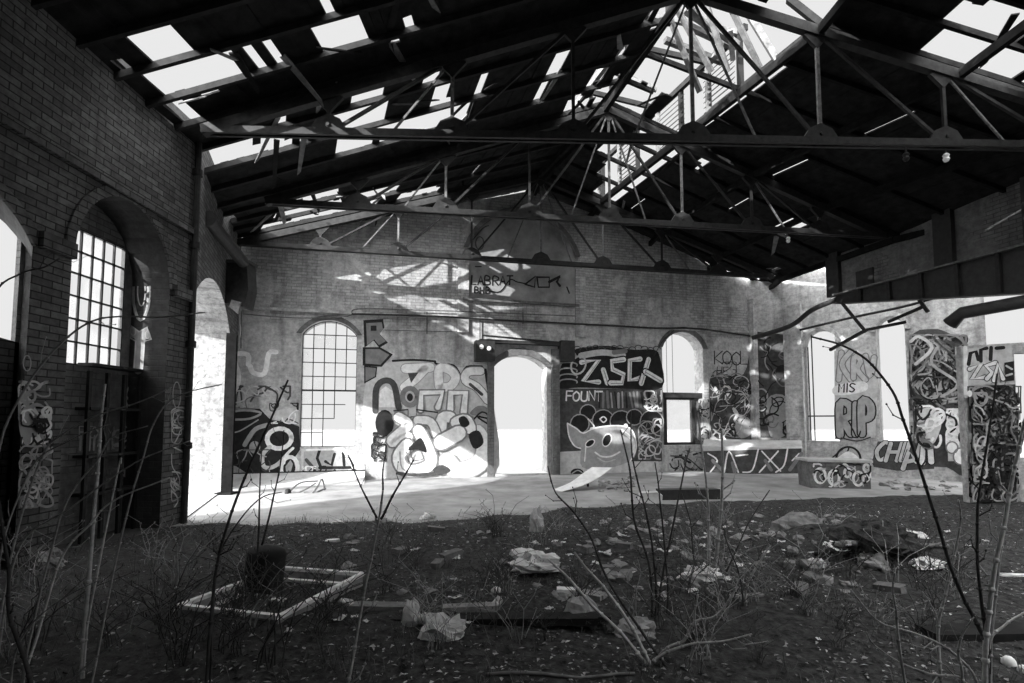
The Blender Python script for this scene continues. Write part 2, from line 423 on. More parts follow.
mb = MB(); mb.prism([BW.P(uu1 + .05, wrb, -.3), BW.P(wr1, wrb, -.3), BW.P(wr1, zt, -.3), BW.P(uu1 + .05, zt, -.3)], BW.n * .1); mb.build('blocking_board', M_DARKWALL, root)
mb = MB(); mb.poly([BW.P(uu0, wrb, -.22), BW.P(uu1, wrb, -.22), BW.P(uu1, zt, -.22), BW.P(uu0, zt, -.22)]); mb.build('pane', M_GLASS, root)
# corner pier between the back wall and the right wall
mb = MB(); ang = math.atan2(BW.u.y, BW.u.x)
for px0, px1, d, zt_, m in ((751, 762, .25, 5.6, M_RIGHT), (788, 806, .22, 5.2, M_RIGHT)):
    w_ = BW if px0 < 760 else RW
    a = w_.U(px0); b = w_.U(px1); m_ = MB(); m_.prism([w_.P(a, 0, -.3), w_.P(b, 0, -.3), w_.P(b, zt_, -.3), w_.P(a, zt_, -.3)], w_.n * (d + .3)); o = m_.build('corner_pier', m, WB)
# ------------------------------------------------------------------ right outer wall with two tall arches
a0, a1 = RW.U(806), RW.U(839); az0 = zz(RW, 820, 441); azs = zz(RW, 820, 345); azc = zz(RW, 820, 329)
b0, b1 = RW.U(880), RW.U(909); bz0 = zz(RW, 893, 441); bzs = zz(RW, 893, 330); bzc = zz(RW, 893, 316)
e1 = RW.U(991)
wall('wall_right', RW, [(-.1, 0), (e1, 0), (e1, 6.5), (-.1, 6.5)], [arch(a0, a1, az0, azs, azc), arch(b0, b1, bz0, bzs, bzc)], .55, M_RIGHT)
WR = bpy.data.objects['wall_right']
ring('arch_surround', RW, a0, a1, azs, azc, .13, 0, .05, M_RIGHT, WR)
ring('arch_surround', RW, b0, b1, bzs, bzc, .13, 0, .05, M_RIGHT, WR)
root = thing('window_3', None, None, RW.P((a0 + a1) / 2, az0, -.3)); root['kind'] = 'structure'
z_ = zz(RW, 820, 416)
mb = MB(); mb.bar(RW.P(a0, z_, -.3), RW.P(a1, z_, -.3), .04, .09, 0, RW.n); mb.build('window_rail', M_BLACK, root)
mb = MB(); mb.bar(RW.P(RW.U(812), az0, -.3), RW.P(RW.U(812), azc - .1, -.3), .03, .03, 0, RW.n); mb.build('glazing_bar', M_BLACK, root)
mb = MB(); mb.bar(RW.P(RW.U(808), az0, -.3), RW.P(RW.U(808), azs, -.3), .03, .03, 0, RW.n); mb.build('glazing_bar', M_BLACK, root)
# far end of the right wall beyond the frame: dark side wall that keeps the hall closed
WX = W((13.2, 8.6), (13.2, -6)); wall('wall_right_near', WX, [(0, 0), (14.6, 0), (14.6, 6.4), (0, 6.4)], [], .4, M_LEFT)
WF = W((13.2, -6), (-5.6, -6)); wall('wall_front', WF, [(0, 0), (18.8, 0), (18.8, 6.2), (9, 8.6), (0, 6.2)], [], .4, M_LEFT)
# unseen wall added in the left yard to keep sun off the arched bays
WN = W((-11.6, -16), (-11.6, 1.5)); wall('wall_sun_screen', WN, [(0, 0), (17.5, 0), (17.5, 8.2), (0, 8.2)], [], .4, M_LEFT)
# ------------------------------------------------------------------ left near wall with full-height arched bays
def LU(px): return LX * 0 + (abs(LX) * F / (CX - px)) * 1.0 + 6.0     # u on LN for an image column at eye level
def lz(px, py): return LN.uv(px, py)[1]
k0, k1 = LN.U(63), LN.U(164); kzs = lz(164, 287); kzc = lz(106, 197) + .13
j1 = LN.U(22); j0 = j1 - (k1 - k0); jzs = lz(22, 242); jzc = jzs + .5
LTOP = 6.25
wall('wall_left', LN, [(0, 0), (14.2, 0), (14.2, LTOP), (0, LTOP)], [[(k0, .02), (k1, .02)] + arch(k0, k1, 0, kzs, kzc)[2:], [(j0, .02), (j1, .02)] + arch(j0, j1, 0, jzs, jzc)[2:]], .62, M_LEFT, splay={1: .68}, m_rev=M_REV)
WL = bpy.data.objects['wall_left']
ring('arch_surround', LN, k0, k1, kzs, kzc, .13, -.01, .04, M_LEFT, WL)
ring('arch_surround', LN, j0, j1, jzs, jzc, .13, -.01, .04, M_LEFT, WL)
zst = lz(177, 224)
mb = MB(); mb.prism([LN.P(0, zst - .04, 0), LN.P(14.2, zst - .04, 0), LN.P(14.2, zst + .05, 0), LN.P(0, zst + .05, 0)], LN.n * .07); mb.build('string_course', M_LEFT, WL)
for u0, u1 in ((j1 + .03, k0 - .03), (k1 + .05, 14.15)):
    mb = MB(); mb.prism([LN.P(u0, kzs - .1, 0), LN.P(u1, kzs - .1, 0), LN.P(u1, kzs + .08, 0), LN.P(u0, kzs + .08, 0)], LN.n * .09); mb.build('impost', M_LEFT, WL)
mb = MB(); mb.bar(LN.P(4, LTOP + .06, -.05), LN.P(14.2, LTOP + .06, -.05), .2, .12); mb.build('wall_plate', M_WOOD2, WL)
LI = LN.shift(-.56)
iu0, iu1 = LI.U(68, 300), LI.U(124, 300); iz0 = LI.uv(68, 364)[1]; iz1 = LI.uv(75, 226)[1]
wall('infill_wall', LI, [(k0 - .05, 0), (k1 + .05, 0), (k1 + .05, kzc + .1), (k0 - .05, kzc + .1)], [[(iu0, iz0), (iu1, iz0), (iu1, iz1), (iu0, iz1)]], .05, M_DARKWALL, WL, kind=None)
wall('infill_wall', LI, [(j0 - .05, 0), (j1 + .5, 0), (j1 + .5, LI.uv(15, 342)[1]), (j0 - .05, LI.uv(15, 338)[1] + .2)], [], .17, M_LEFT, WL, kind=None)
grid_window('window_4', LI, -.03, iu0, iu1, iz0, iz1, iz1, 5, 6, .022, None, lambda c, r: [(i, j) for i in range(c) for j in range(r) if rg.random() < .8])
# ------------------------------------------------------------------ left far wall with the sunlit opening
o1 = LF.U(227); o0 = .25; oz = 4.35
fz = 6.1
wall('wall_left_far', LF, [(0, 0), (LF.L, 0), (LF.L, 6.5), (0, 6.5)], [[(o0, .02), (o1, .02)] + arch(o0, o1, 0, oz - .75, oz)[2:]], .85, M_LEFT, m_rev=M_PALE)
# ------------------------------------------------------------------ roof trusses
TRUSS_LBL = ('nearest iron roof truss, spanning the full width overhead', 'middle iron roof truss, behind the nearest one', 'farthest iron roof truss, close to the back wall')
def truss(T, label, nodes_px, ndiv, sec):
    L, A, Rr = T; root = thing('roof_truss', label, 'roof truss', L, 'iron trusses carrying the roof')
    def part(nm, a, b, w, h, m=M_IRON):
        mb = MB(); mb.bar(a, b, w, h, 0); return mb.build(nm, m, root)
    up = Vector((0, 0, 1)); d = (Rr - L).normalized(); nn = Vector((d.y, -d.x, 0))
    # tie chord as a pair of angles
    for s in (-1, 1): part('tie_chord', L + nn * .05 * s, Rr + nn * .05 * s, .05, .11 * sec, M_IRON)
    part('rafter', L, A, .12, .16 * sec, M_IRON); part('rafter', A, Rr, .12, .16 * sec, M_IRON)
    n = ndiv
    def onr(side, k): return (L.lerp(A, k) if side == 0 else Rr.lerp(A, k))
    base = L.copy(); base_a = (A - L).dot(d); 
    def chord(s): return L + d * s
    span = (Rr - L).dot(d)
    for side in (0, 1):
        half = base_a if side == 0 else span - base_a
        cs = lambda k: chord(half * k) if side == 0 else chord(span - half * k)
        ks = [i / n for i in range(1, n + 1)]
        prev_c = None
        for i, k in enumerate(ks):
            top = onr(side, k); bot = cs(k)
            if k < .999 or side == 0:
                part('post', bot, top, .05 * sec, .05 * sec, M_IRON2 if (i + side) % 2 else M_IRON)
                mb = MB(); q = [bot + d * x + up * z + nn * .03 for x, z in ((-.32, 0), (.32, 0), (.18, .22), (.0, .3), (-.18, .22))]; mb.prism(q, -nn * .06)
                mb.lathe([(0, .02), (.03, .02), (.03, 0)], bot + up * .12 + nn * .04, Matrix.Rotation(math.pi / 2, 3, 'X'), 6); mb.build('gusset_plate', M_IRON, root)
                mb = MB(); q = [top + d * x + up * z + nn * .03 for x, z in ((-.22, -.07), (0, -.3), (.22, -.05), (0, .06))]; mb.prism(q, -nn * .06); mb.build('gusset_plate', M_IRON, root)
            if k < .999: part('diagonal_brace', bot, onr(side, ks[i + 1]), .045 * sec, .045 * sec, M_IRON)
            if i > 0 and i % 2 == 1: part('diagonal_brace', cs(ks[i - 1]) * .5 + bot * .5, top, .03, .03, M_IRON2)
    return root
truss(T1, TRUSS_LBL[0], None, 4, 1.0); truss(T2, TRUSS_LBL[1], None, 4, 1.0); truss(T3, TRUSS_LBL[2], None, 4, 1.0)
# ------------------------------------------------------------------ roof surface
UPV = Vector((0, 0, .22))
S0 = (Vector((-5.5, -6.3, HC)), Vector((3.0, -6.3, 8.45)), Vector((13.4, -6.3, HC - .6)))
def ext(T, w): return tuple(p + Vector((-BW.n.x * w, -BW.n.y * w, 0)) for p in T)
T4 = ext(T3, 1.35)
T4 = (T4[0] + Vector((-.3, 0, 0)), T4[1], T4[2] + Vector((.5, 0, -.05)))
T0b = tuple(a.lerp(b, .75) for a, b in zip(S0, T1))
T1r = (T1[0], T1[1], T1[2].lerp(T1[2] + (T1[2] - T1[1]), .05))
ST = [S0, T0b, T1r, T2, T3, T4]
def stat(t):
    i = min(int(t), len(ST) - 2); f = t - i
    return [a.lerp(b, f) for a, b in zip(ST[i], ST[i + 1])]
def RP(side, t, s, lift=0.0):
    L, A, Rr = stat(t); e = L if side == 0 else Rr
    ex = e + (e - A) * ((.055 + .12 * max(0, 1 - abs(t - 2.75) / .75)) if side == 0 else .06)
    return ex.lerp(A, s) + UPV + Vector((0, 0, lift))
def crop(x0, y0, k, pts): return [(x0 + a / k, y0 + b / k) for a, b in pts]
K1 = lambda *p: crop(0, 0, 2.627, p); K2 = lambda *p: crop(180, 0, 2.627, p); K3 = lambda *p: crop(400, 0, 2.627, p)
K4 = lambda *p: crop(600, 0, 2.627, p); K5 = lambda *p: crop(764, 0, 2.627, p); KL = lambda *p: crop(560, 0, 5.12, p)
KM = lambda *p: crop(560, 80, 4.27, p); KA = lambda *p: crop(300, 0, 4.88, p); KB = lambda *p: crop(220, 130, 3.415, p)
HOLES = [K1((398, 68), (440, 50), (470, 75), (465, 95), (412, 105)), K1((385, 130), (470, 93), (542, 155), (402, 198)), K1((402, 212), (580, 148), (655, 200), (440, 282)),
 K1((343, 142), (365, 138), (374, 185), (350, 165)), K1((300, 160), (312, 158), (330, 178), (320, 182)), K1((278, 118), (290, 120), (294, 136), (280, 132)),
 K1((598, 143), (642, 188), (626, 198), (610, 170)), K1((640, 128), (662, 118), (683, 160), (683, 182)), K1((612, 92), (624, 92), (632, 110), (622, 108)),
 K1((374, 82), (388, 80), (396, 100), (382, 104)), K2((130, 145), (148, 160), (178, 195), (160, 195)), K2((168, 125), (195, 122), (245, 175), (205, 190)), K2((238, 128), (252, 132), (278, 168), (256, 170)),
 K2((258, 10), (270, 10), (278, 38), (266, 38)), K2((282, 8), (294, 10), (296, 34), (286, 32)), K2((362, 0), (455, 0), (472, 14), (385, 46)), K2((354, 66), (390, 50), (432, 98), (375, 124)), K2((408, 45), (450, 30), (478, 70), (472, 90), (435, 92)),
 K2((438, 110), (462, 104), (478, 138), (455, 145)), K2((558, 70), (635, 44), (642, 56), (600, 75), (596, 102), (578, 100)), K2((638, 0), (683, 0), (683, 30), (648, 32)), K2((652, 42), (672, 40), (672, 52), (656, 52)),
 K2((332, 112), (350, 118), (348, 130), (334, 124)), K2((325, 4), (344, 4), (344, 12), (328, 14)), K2((142, 92), (152, 92), (162, 108), (152, 108)), K2((525, 82), (534, 84), (552, 106), (544, 106)), K2((540, 78), (550, 80), (566, 102), (558, 104)),
 KA((262, 460), (445, 412), (400, 480), (440, 550), (480, 560), (590, 500), (640, 468), (680, 445), (710, 465), (790, 438), (798, 550), (750, 600), (600, 632), (150, 638), (105, 600), (105, 520), (160, 502), (200, 522), (258, 520)),
 KA((610, 320), (640, 290), (700, 275), (770, 305), (640, 335)), KA((865, 345), (885, 310), (895, 320), (880, 350)), KA((900, 340), (918, 298), (928, 305), (912, 345)), KA((862, 430), (880, 412), (890, 440), (870, 455)), KA((355, 378), (405, 362), (408, 372), (362, 384)),
 KA((800, 38), (845, 18), (850, 30), (810, 44)), K2((52, 402), (350, 358), (362, 366), (75, 442)), K2((400, 362), (482, 352), (420, 388)), K2((250, 322), (265, 318), (280, 332), (262, 336)), K2((140, 428), (160, 424), (158, 446), (146, 440)),
 KB((215, 195), (335, 162), (412, 170), (400, 196), (225, 242)), KB((196, 262), (352, 258), (290, 302), (198, 292)), KB((140, 330), (258, 302), (275, 310), (160, 336)), KB((472, 214), (602, 182), (592, 212), (480, 230)), KB((630, 230), (740, 205), (745, 180), (610, 225)), KB((50, 112), (75, 110), (66, 130)), KB((20, 205), (34, 205), (32, 225), (22, 225)), KB((12, 272), (40, 285), (30, 300), (14, 295)), KB((18, 310), (40, 325), (24, 328)),
 KB((800, 175), (820, 168), (812, 182)), KB((590, 165), (606, 160), (602, 175)), KB((560, 190), (600, 180), (590, 200)),
 K3((406, 148), (465, 118), (460, 136), (430, 160)), K3((370, 225), (400, 170), (430, 176), (400, 205), (375, 232)), K3((478, 98), (494, 72), (504, 76), (488, 102)), K3((572, 142), (600, 112), (612, 125), (585, 152)), K3((503, 206), (523, 182), (540, 190), (515, 214)), K3((472, 238), (488, 212), (505, 222), (485, 242)), K3((508, 246), (530, 228), (552, 240), (525, 262)), K3((450, 272), (470, 248), (503, 262), (480, 278)), K3((432, 282), (452, 278), (448, 290)),
 K3((505, 45), (520, 40), (520, 54), (508, 54)), K3((470, 12), (486, 0), (496, 0)), K3((528, 4), (552, 0), (548, 12)), K3((200, 222), (215, 218), (218, 240), (202, 245)), K3((605, 176), (630, 180), (622, 198), (608, 195)), K3((632, 158), (650, 136), (658, 142), (640, 164)), K3((556, 200), (575, 200), (572, 220)),
 KL((380, 345), (470, 350), (575, 405), (600, 440), (535, 478), (470, 440), (400, 390)), KL((300, 462), (345, 420), (470, 480), (480, 510), (440, 555), (300, 495)), KL((205, 450), (255, 470), (215, 510), (170, 488)), KL((105, 450), (135, 418), (165, 432), (130, 470)), KL((60, 525), (90, 485), (160, 510), (130, 535)), KL((160, 390), (200, 355), (230, 375), (190, 415)), KL((410, 320), (445, 265), (465, 275), (435, 320)), KL((470, 300), (550, 310), (560, 322), (480, 320)), KL((15, 560), (40, 540), (70, 545), (55, 558)),
 [(660, 16), (668, 0), (836, 0), (815, 26), (790, 50), (760, 82), (720, 112), (697, 134), (686, 140), (676, 118), (664, 90)], [(676, 120), (690, 138), (668, 160), (612, 202), (606, 190), (611, 140), (640, 132), (650, 122)],
 K4((232, 405), (250, 400), (290, 405), (298, 420), (275, 432)), K4((612, 144), (626, 146), (622, 154)), K5((184, 142), (198, 142), (196, 156), (186, 154)), K5((230, 86), (240, 88), (238, 96)), K5((330, 10), (342, 12), (340, 22)),
 K5((468, 75), (525, 18), (605, 40), (683, 70), (683, 225), (640, 230), (600, 200), (540, 182), (500, 150), (456, 112)), K5((600, 5), (640, -30), (683, -30), (683, 20)), K5((560, 200), (600, 215), (580, 230)), [(318, 204), (372, 195), (377, 206), (322, 216)], [(752, 272), (778, 266), (780, 272), (758, 279)], [(772, 226), (800, 222), (806, 228), (790, 234), (774, 230)]]
def inpoly(x, y, P):
    c = False; j = len(P) - 1
    for i in range(len(P)):
        a, b = P[i], P[j]
        if (a[1] > y) != (b[1] > y) and x < (b[0] - a[0]) * (y - a[1]) / (b[1] - a[1]) + a[0]: c = not c
        j = i
    return c
HB = [(min(p[0] for p in h), min(p[1] for p in h), max(p[0] for p in h), max(p[1] for p in h)) for h in HOLES]
def hole(x, y):
    for h, b in zip(HOLES, HB):
        if b[0] <= x <= b[2] and b[1] <= y <= b[3] and inpoly(x, y, h): return True
    return False
# joist stations along the hall
TS = []
for i in range(len(ST) - 1):
    dd = (ST[i + 1][1] - ST[i][1]).length; k = (4, 6, 4, 4, 2)[i]
    TS += [i + j / k for j in range(k)]
TS.append(len(ST) - 1 - 1e-6)
rr = random.Random(11)
def deck(side, nb):
    mb = MB()
    for i in range(len(TS) - 1):
        for j in range(nb):
            if side == 1 and TS[i] < .95 and j / nb < .8: continue     # boards left off this unseen end to let sky light onto the soil
            s0, s1 = j / nb, (j + 1) / nb; t0, t1 = TS[i], TS[i + 1]; sub = 7 if t0 >= 1 else 1
            lift = rr.uniform(-.012, .012); segs = []; cur = None
            for q in range(sub):
                ta = t0 + (t1 - t0) * q / sub; tb = t0 + (t1 - t0) * (q + 1) / sub
                px, py = proj(RP(side, (ta + tb) / 2, (s0 + s1) / 2))
                out = hole(px + rr.uniform(-1.5, 1.5), py + rr.uniform(-1.0, 1.0)) if t0 >= 1 else False
                if not out:
                    if cur is None: cur = [ta, tb]
                    else: cur[1] = tb
                elif cur: segs.append(cur); cur = None
            if cur: segs.append(cur)
            kept = sum(b_ - a_ for a_, b_ in segs) / (t1 - t0)
            if sub > 1 and rr.random() < .8: segs = [[t0, t1]] if kept > .68 else []
            for ta, tb in segs:
                if tb - ta < (t1 - t0) * .2 and rr.random() < .6: continue
                ja = (rr.uniform(-.03, .10) * (t1 - t0)) if ta > t0 else 0; jb = (rr.uniform(-.10, .03) * (t1 - t0)) if tb < t1 else 0
                e = .012 / nb
                sa, sb = s0 - e, s1 + e
                if t0 >= 2 and rr.random() < .012: sb = s1 - .3 / nb
                k = rr.uniform(-.5, .5) * (s1 - s0) if (ja or jb) else 0
                a = RP(side, ta + ja, sa, lift); b = RP(side, tb + jb, sa, lift); c = RP(side, tb + jb + (rr.uniform(-.06, .06) * (t1 - t0) if jb else 0), sb, lift); d_ = RP(side, ta + ja, sb, lift)
                mb.prism([a, b, c, d_], (0, 0, .028))
    return mb
HOLES = [[(sum(p[0] for p in h) / len(h) + (q[0] - sum(p[0] for p in h) / len(h)) * 1.1, sum(p[1] for p in h) / len(h) + (q[1] - sum(p[1] for p in h) / len(h)) * 1.1) for q in h] for h in HOLES]
HB = [(min(p[0] for p in h), min(p[1] for p in h), max(p[0] for p in h), max(p[1] for p in h)) for h in HOLES]
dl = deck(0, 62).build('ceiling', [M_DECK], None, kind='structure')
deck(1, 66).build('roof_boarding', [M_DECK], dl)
# rafters across each slope
for i, tt in enumerate(TS[:-1]):
    for side in (0, 1):
        if tt < 1: continue
        if side == 1:
            segs = []; cur = None; N = 24
            for q in range(N):
                px, py = proj(RP(1, tt, (q + .5) / N, -.08)); gap = inpoly(px, py, HOLES[-13 - 0]) if False else (655 < px < 830 and py < 118 and hole(px, py) and i % 3 != 0)
                if not gap:
                    cur = [q / N, (q + 1) / N] if cur is None else [cur[0], (q + 1) / N]
                elif cur: segs.append(cur); cur = None
            if cur: segs.append(cur)
        else: segs = [[0, 1]]
        for sa, sb in segs:
            if sb - sa < .06: continue
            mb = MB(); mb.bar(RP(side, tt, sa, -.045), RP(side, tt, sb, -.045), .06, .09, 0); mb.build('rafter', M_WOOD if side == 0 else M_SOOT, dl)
# purlins along the hall
for side in (0, 1):
    for s in ((.99,) if side == 0 else (.02, .27, .52, .77, .985)):
        for i in range(1, len(ST) - 1):
            if side == 1 and s > .9 and i == 2: continue
            mb = MB(); mb.bar(RP(side, i, s, -.2), RP(side, i + .9999, s, -.2), .1, .14, 0); mb.build('purlin', M_SOOT, dl)
# ragged splintered boards hanging at the edges of the holes
def hang(px, py, side, t, L, dx, dz, w=.1):
    pass
rh = random.Random(5)
cnt = 0
for tr_ in range(900):
    side = 0 if rh.random() < .62 else 1; tt = rh.uniform(1.6, 4.6); s = rh.uniform(.05, .98)
    p = RP(side, tt, s); px, py = proj(p)
    if not (0 < px < 1024 and -5 < py < 300): continue
    e = hole(px, py); near = any(hole(px + dx, py + dy) for dx, dy in ((7, 0), (-7, 0), (0, 6), (0, -6)))
    if e or not near or cnt > 60: continue
    cnt += 1; L = rh.uniform(.25, .8); t2 = tt + rh.choice((-1, 1)) * L / 2.8
    q = RP(side, min(max(t2, 1), 4.9), s + rh.uniform(-.05, .05)) + Vector((0, 0, -rh.uniform(.05, .4)))
    mb = MB(); w_ = rh.uniform(.05, .14); d = (q - p).normalized(); x = d.cross(Vector((0, 0, 1))).normalized()
    mb.prism([p - x * w_ / 2, p + x * w_ / 2, q + x * w_ * .2, q - x * w_ * .35 + d * .1], (0, 0, .02)); mb.build('broken_board', M_WOOD2 if rh.random() < .5 else M_DECK, dl)
# ------------------------------------------------------------------ collapsed roof lantern on the right of the ridge
A_ = stat(2.3)
lan = thing('roof_lantern', 'broken roof lantern with louvred sides and bare posts above the ridge opening', 'roof lantern', RP(1, 3, .78))
def LP(t, h, s=.76): return RP(1, t, s, h)
ts = [2.0 + i * .25 for i in range(10)]
for i, tt in enumerate(ts):
    h = 1.15 if tt > 2.45 else (.55 + .5 * (i % 2))
    mb = MB(); mb.bar(LP(tt, -.1), LP(tt, h) + (Vector((0, 0, 0)) if tt > 2.45 else Vector((-.45, .2, 0))), .1, .1); mb.build('post', M_WOOD2 if i % 2 else M_WOOD, lan)
    if tt > 2.2:
        q = RP(1, tt, .99, .75); e = LP(tt, 1.12); 
        if i % 3 == 1: e = e.lerp(q, .35) + Vector((0, 0, -.2))
        mb = MB(); mb.bar(e, q, .07, .11); mb.build('lantern_rafter', M_WOOD2 if i % 2 == 0 else M_WOOD, lan)
        mb = MB(); mb.bar(RP(1, tt, .99, -.1), q, .08, .08); mb.build('post', M_WOOD, lan)
for a, b in ((2.55, 2.78), (2.98, 3.22), (3.5, 3.74), (4.0, 4.2)):
    mb = MB()
    for k in range(9):
        z = .02 + k * .115; x = (LP(b, z) - LP(a, z)).normalized(); y = x.cross(Vector((0, 0, 1)))
        mb.prism([LP(a, z) - y * .04, LP(b, z) - y * .04, LP(b, z + .09) + y * .04, LP(a, z + .09) + y * .04], Vector((0, 0, .015)))
    mb.build('louvre_panel', M_WOOD, lan)
for h in (-.02, 1.12):
    mb = MB(); mb.bar(LP(2.45 if h > 1 else 2.0, h), LP(4.25, h), .1, .12); mb.build('lantern_rail', M_WOOD, lan)
mb = MB(); mb.bar(RP(1, 2.25, .985, .75), RP(1, 4.25, .985, .75), .1, .12); mb.build('lantern_rail', M_WOOD2, lan)
for a, b in (((705, 0), (728, 72)), ((728, 2), (762, 72)), ((690, 8), (708, 28)), ((668, 14), (700, 92)), ((675, 5), (712, 72)), ((730, 30), (733, 60))):
    p = at(a[0], a[1], 8.9); q = at(b[0], b[1], 9.3); mb = MB(); mb.bar(p, q, .09, .06); mb.build('fallen_timber', M_WOOD2, lan)
for a, b, y0, y1 in (((685, 10), (738, 45), 9.2, 9.6), ((690, 27), (735, 48), 9.4, 9.9), ((715, 58), (722, 38), 9.6, 9.7), ((665, 40), (722, 62), 9.8, 10.3)):
    mb = MB(); mb.bar(at(a[0], a[1], y0), at(b[0], b[1], y1), .1, .1); mb.build('lantern_rafter', M_WOOD2, lan)
# ------------------------------------------------------------------ crane girder and the wall above it
gz = 4.9
g0 = gp(836, 296, gz); g1 = gp(1046, 241, gz); gd = (g1 - g0); g1 = g0 + gd * 1.5
gir = thing('crane_girder', 'deep riveted crane girder carried beneath the upper right wall', 'girder', g0)
GW = W(g0, g1)
def gdep(u): return .22 + .75 * min(max(u / gd.length, 0), 1.1)
mb = MB(); n = 10
mb.prism([GW.P(0, gz, 0), GW.P(GW.L, gz, 0)] + [GW.P(GW.L * (1 - i / n), gz - gdep(GW.L * (1 - i / n)), 0) for i in range(n + 1)], -GW.n * .03); mb.build('web_plate', M_BLACK, gir)
mb = MB(); mb.prism([GW.P(0, gz, .13), GW.P(GW.L, gz, .13), GW.P(GW.L, gz, -.16), GW.P(0, gz, -.16)], (0, 0, .04)); mb.build('top_flange', M_IRON2, gir)
mb = MB()
for i in range(n):
    a, b = GW.L * i / n, GW.L * (i + 1) / n
    mb.prism([GW.P(a, gz - gdep(a), .12), GW.P(b, gz - gdep(b), .12), GW.P(b, gz - gdep(b), -.15), GW.P(a, gz - gdep(a), -.15)], (0, 0, .03))
mb.build('bottom_flange', M_BLACK, gir)
for i in range(1, 9):
    u = GW.L * i / 9; mb = MB(); mb.bar(GW.P(u, gz, .04), GW.P(u, gz - gdep(u), .04), .07, .08, 0, GW.n); mb.build('stiffener', M_IRON, gir)
CWL = GW.shift(-.25)
# upper wall: stands on the girder, dark with paler render bays
co = [(-.2, gz + .04), (CWL.L, gz + .04), (CWL.L, 6.3), (-.2, 6.3)]
h0, h1 = CWL.U(857, 280), CWL.U(874, 275)
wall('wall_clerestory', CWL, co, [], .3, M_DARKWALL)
WCL = bpy.data.objects['wall_clerestory']
mb = MB(); mb.prism([CWL.P(h0, gz + .06, 0), CWL.P(h1, gz + .06, 0), CWL.P(h1, gz + .55, 0), CWL.P(h0, gz + .55, 0)], CWL.n * .04); mb.build('dark_opening_panel', M_BLACK, WCL, label='black panel standing in for a dark opening')  # solid black panel gives the darkness of an opening in the wall
for px in (946, 1040, 834):
    u = CWL.U(px, 250); mb = MB(); mb.prism([CWL.P(u - .18, gz + .05, 0), CWL.P(u + .2, gz + .05, 0), CWL.P(u + .2, 6.3, 0), CWL.P(u - .18, 6.3, 0)], CWL.n * .12); mb.build('wall_post', M_BLACK, WCL, label='black upright between render bays')
# aisle roof over the right bay
mb = MB(); p = [CWL.P(-1.2, 6.3, -.1), CWL.P(CWL.L, 6.3, -.1), RW.P(e1 + .6, 6.4, -.3), RW.P(-.4, 6.4, -.3)]
rq = random.Random(6)
for i in range(9):      # most boards left out, unseen, so sky light brightens the right wall
    f0 = i / 9; f1 = f0 + (.02 if rq.random() < .62 else .075)
    a_, b_, c_, d_ = p[0].lerp(p[1], f0), p[0].lerp(p[1], f1), p[3].lerp(p[2], f1), p[3].lerp(p[2], f0); mb.prism([a_, b_, c_, d_], (0, 0, .08))
mb.build('ceiling_aisle', M_DECK, None, kind='structure')
# column under the girder's near half and raking braces
for a, b, y0, y1 in (((842, 303), (866, 332), 13.4, 13.0), ((908, 284), (928, 312), 11.9, 11.6), ((866, 330), (830, 350), 13.0, 14.0), ((888, 322), (925, 306), 12.8, 12.2), ((866, 330), (906, 322), 13, 12.6)):
    mb = MB(); mb.bar(at(a[0], a[1], y0), at(b[0], b[1], y1), .07, .07); mb.build('raking_brace', M_IRON, gir)
for pts, y0, y1 in (([(752, 338), (790, 326), (812, 310), (838, 299)], 15.6, 13.7), ([(800, 330), (850, 318), (910, 305), (958, 290)], 15.2, 12.0)):
    mb = MB(); P = [at(a[0], a[1], y0 + (y1 - y0) * i / (len(pts) - 1)) for i, a in enumerate(pts)]; mb.tube(smooth_path(P, 5), .07 if y1 > 13 else .035, 8)
    lb = ('curved black pipe sweeping up to the far end of the crane girder', 'thin sagging pipe run below the crane girder')[0 if y1 > 13 else 1]
    tag(mb.build('pipe', M_BLACK, None, True), lb, 'pipe')
mb = MB(); P = [at(950, 324, 10.2), at(962, 313, 10.0), at(1060, 295, 8.9)]; mb.tube(P, [.14, .12, .12], 10); tag(mb.build('pipe', M_BLACK, None, True), 'thick dark pipe crossing the open bay above the graffitied stub wall', 'pipe')
# graffitied stub wall at the right
sA = gp(970, 506); SWl = W(sA, sA + Vector((4.2, -.5, 0)))
sz0 = SWl.uv(966, 346)[1]
wall('wall_stub', SWl, [(0, 0), (4.2, 0), (4.2, sz0 + .2), (0, sz0)], [[(SWl.U(1018), .9), (SWl.U(1018) + .6, .9), (SWl.U(1018) + .6, sz0 - .15), (SWl.U(1018), sz0 - .15)]], .16, M_RIGHT)
# ------------------------------------------------------------------ floor: concrete slab and soil
mb = MB(); mb.prism([(-9, -6.4, -.25), (14, -6.4, -.25), (14, 19.5, -.25), (-9, 19.5, -.25)], (0, 0, .25))
FL = mb.build('floor', plain('worn_concrete_floor', .29, .35, 1.3, .9, .2, bump=.2), None, kind='structure')
_bp = [(190, 523), (330, 523), (420, 521), (520, 513), (640, 504), (760, 500), (900, 496), (1060, 494)]
BP = [(gp(*q).x, gp(*q).y) for q in _bp]
def yb(x):
    if x <= BP[0][0]: return BP[0][1]
    for a, b in zip(BP, BP[1:]):
        if x <= b[0]: return a[1] + (b[1] - a[1]) * (x - a[0]) / (b[0] - a[0])
    return BP[-1][1]
MND = [(gp(536, 574), .4, .09), (gp(850, 552), .75, .2), (gp(800, 548), .4, .1), (gp(590, 545), .8, .08), (gp(460, 610), .5, .06), (gp(90, 570), .7, .1), (gp(700, 585), .6, .08), (gp(980, 560), .8, .08), (gp(255, 640), .5, .06)]
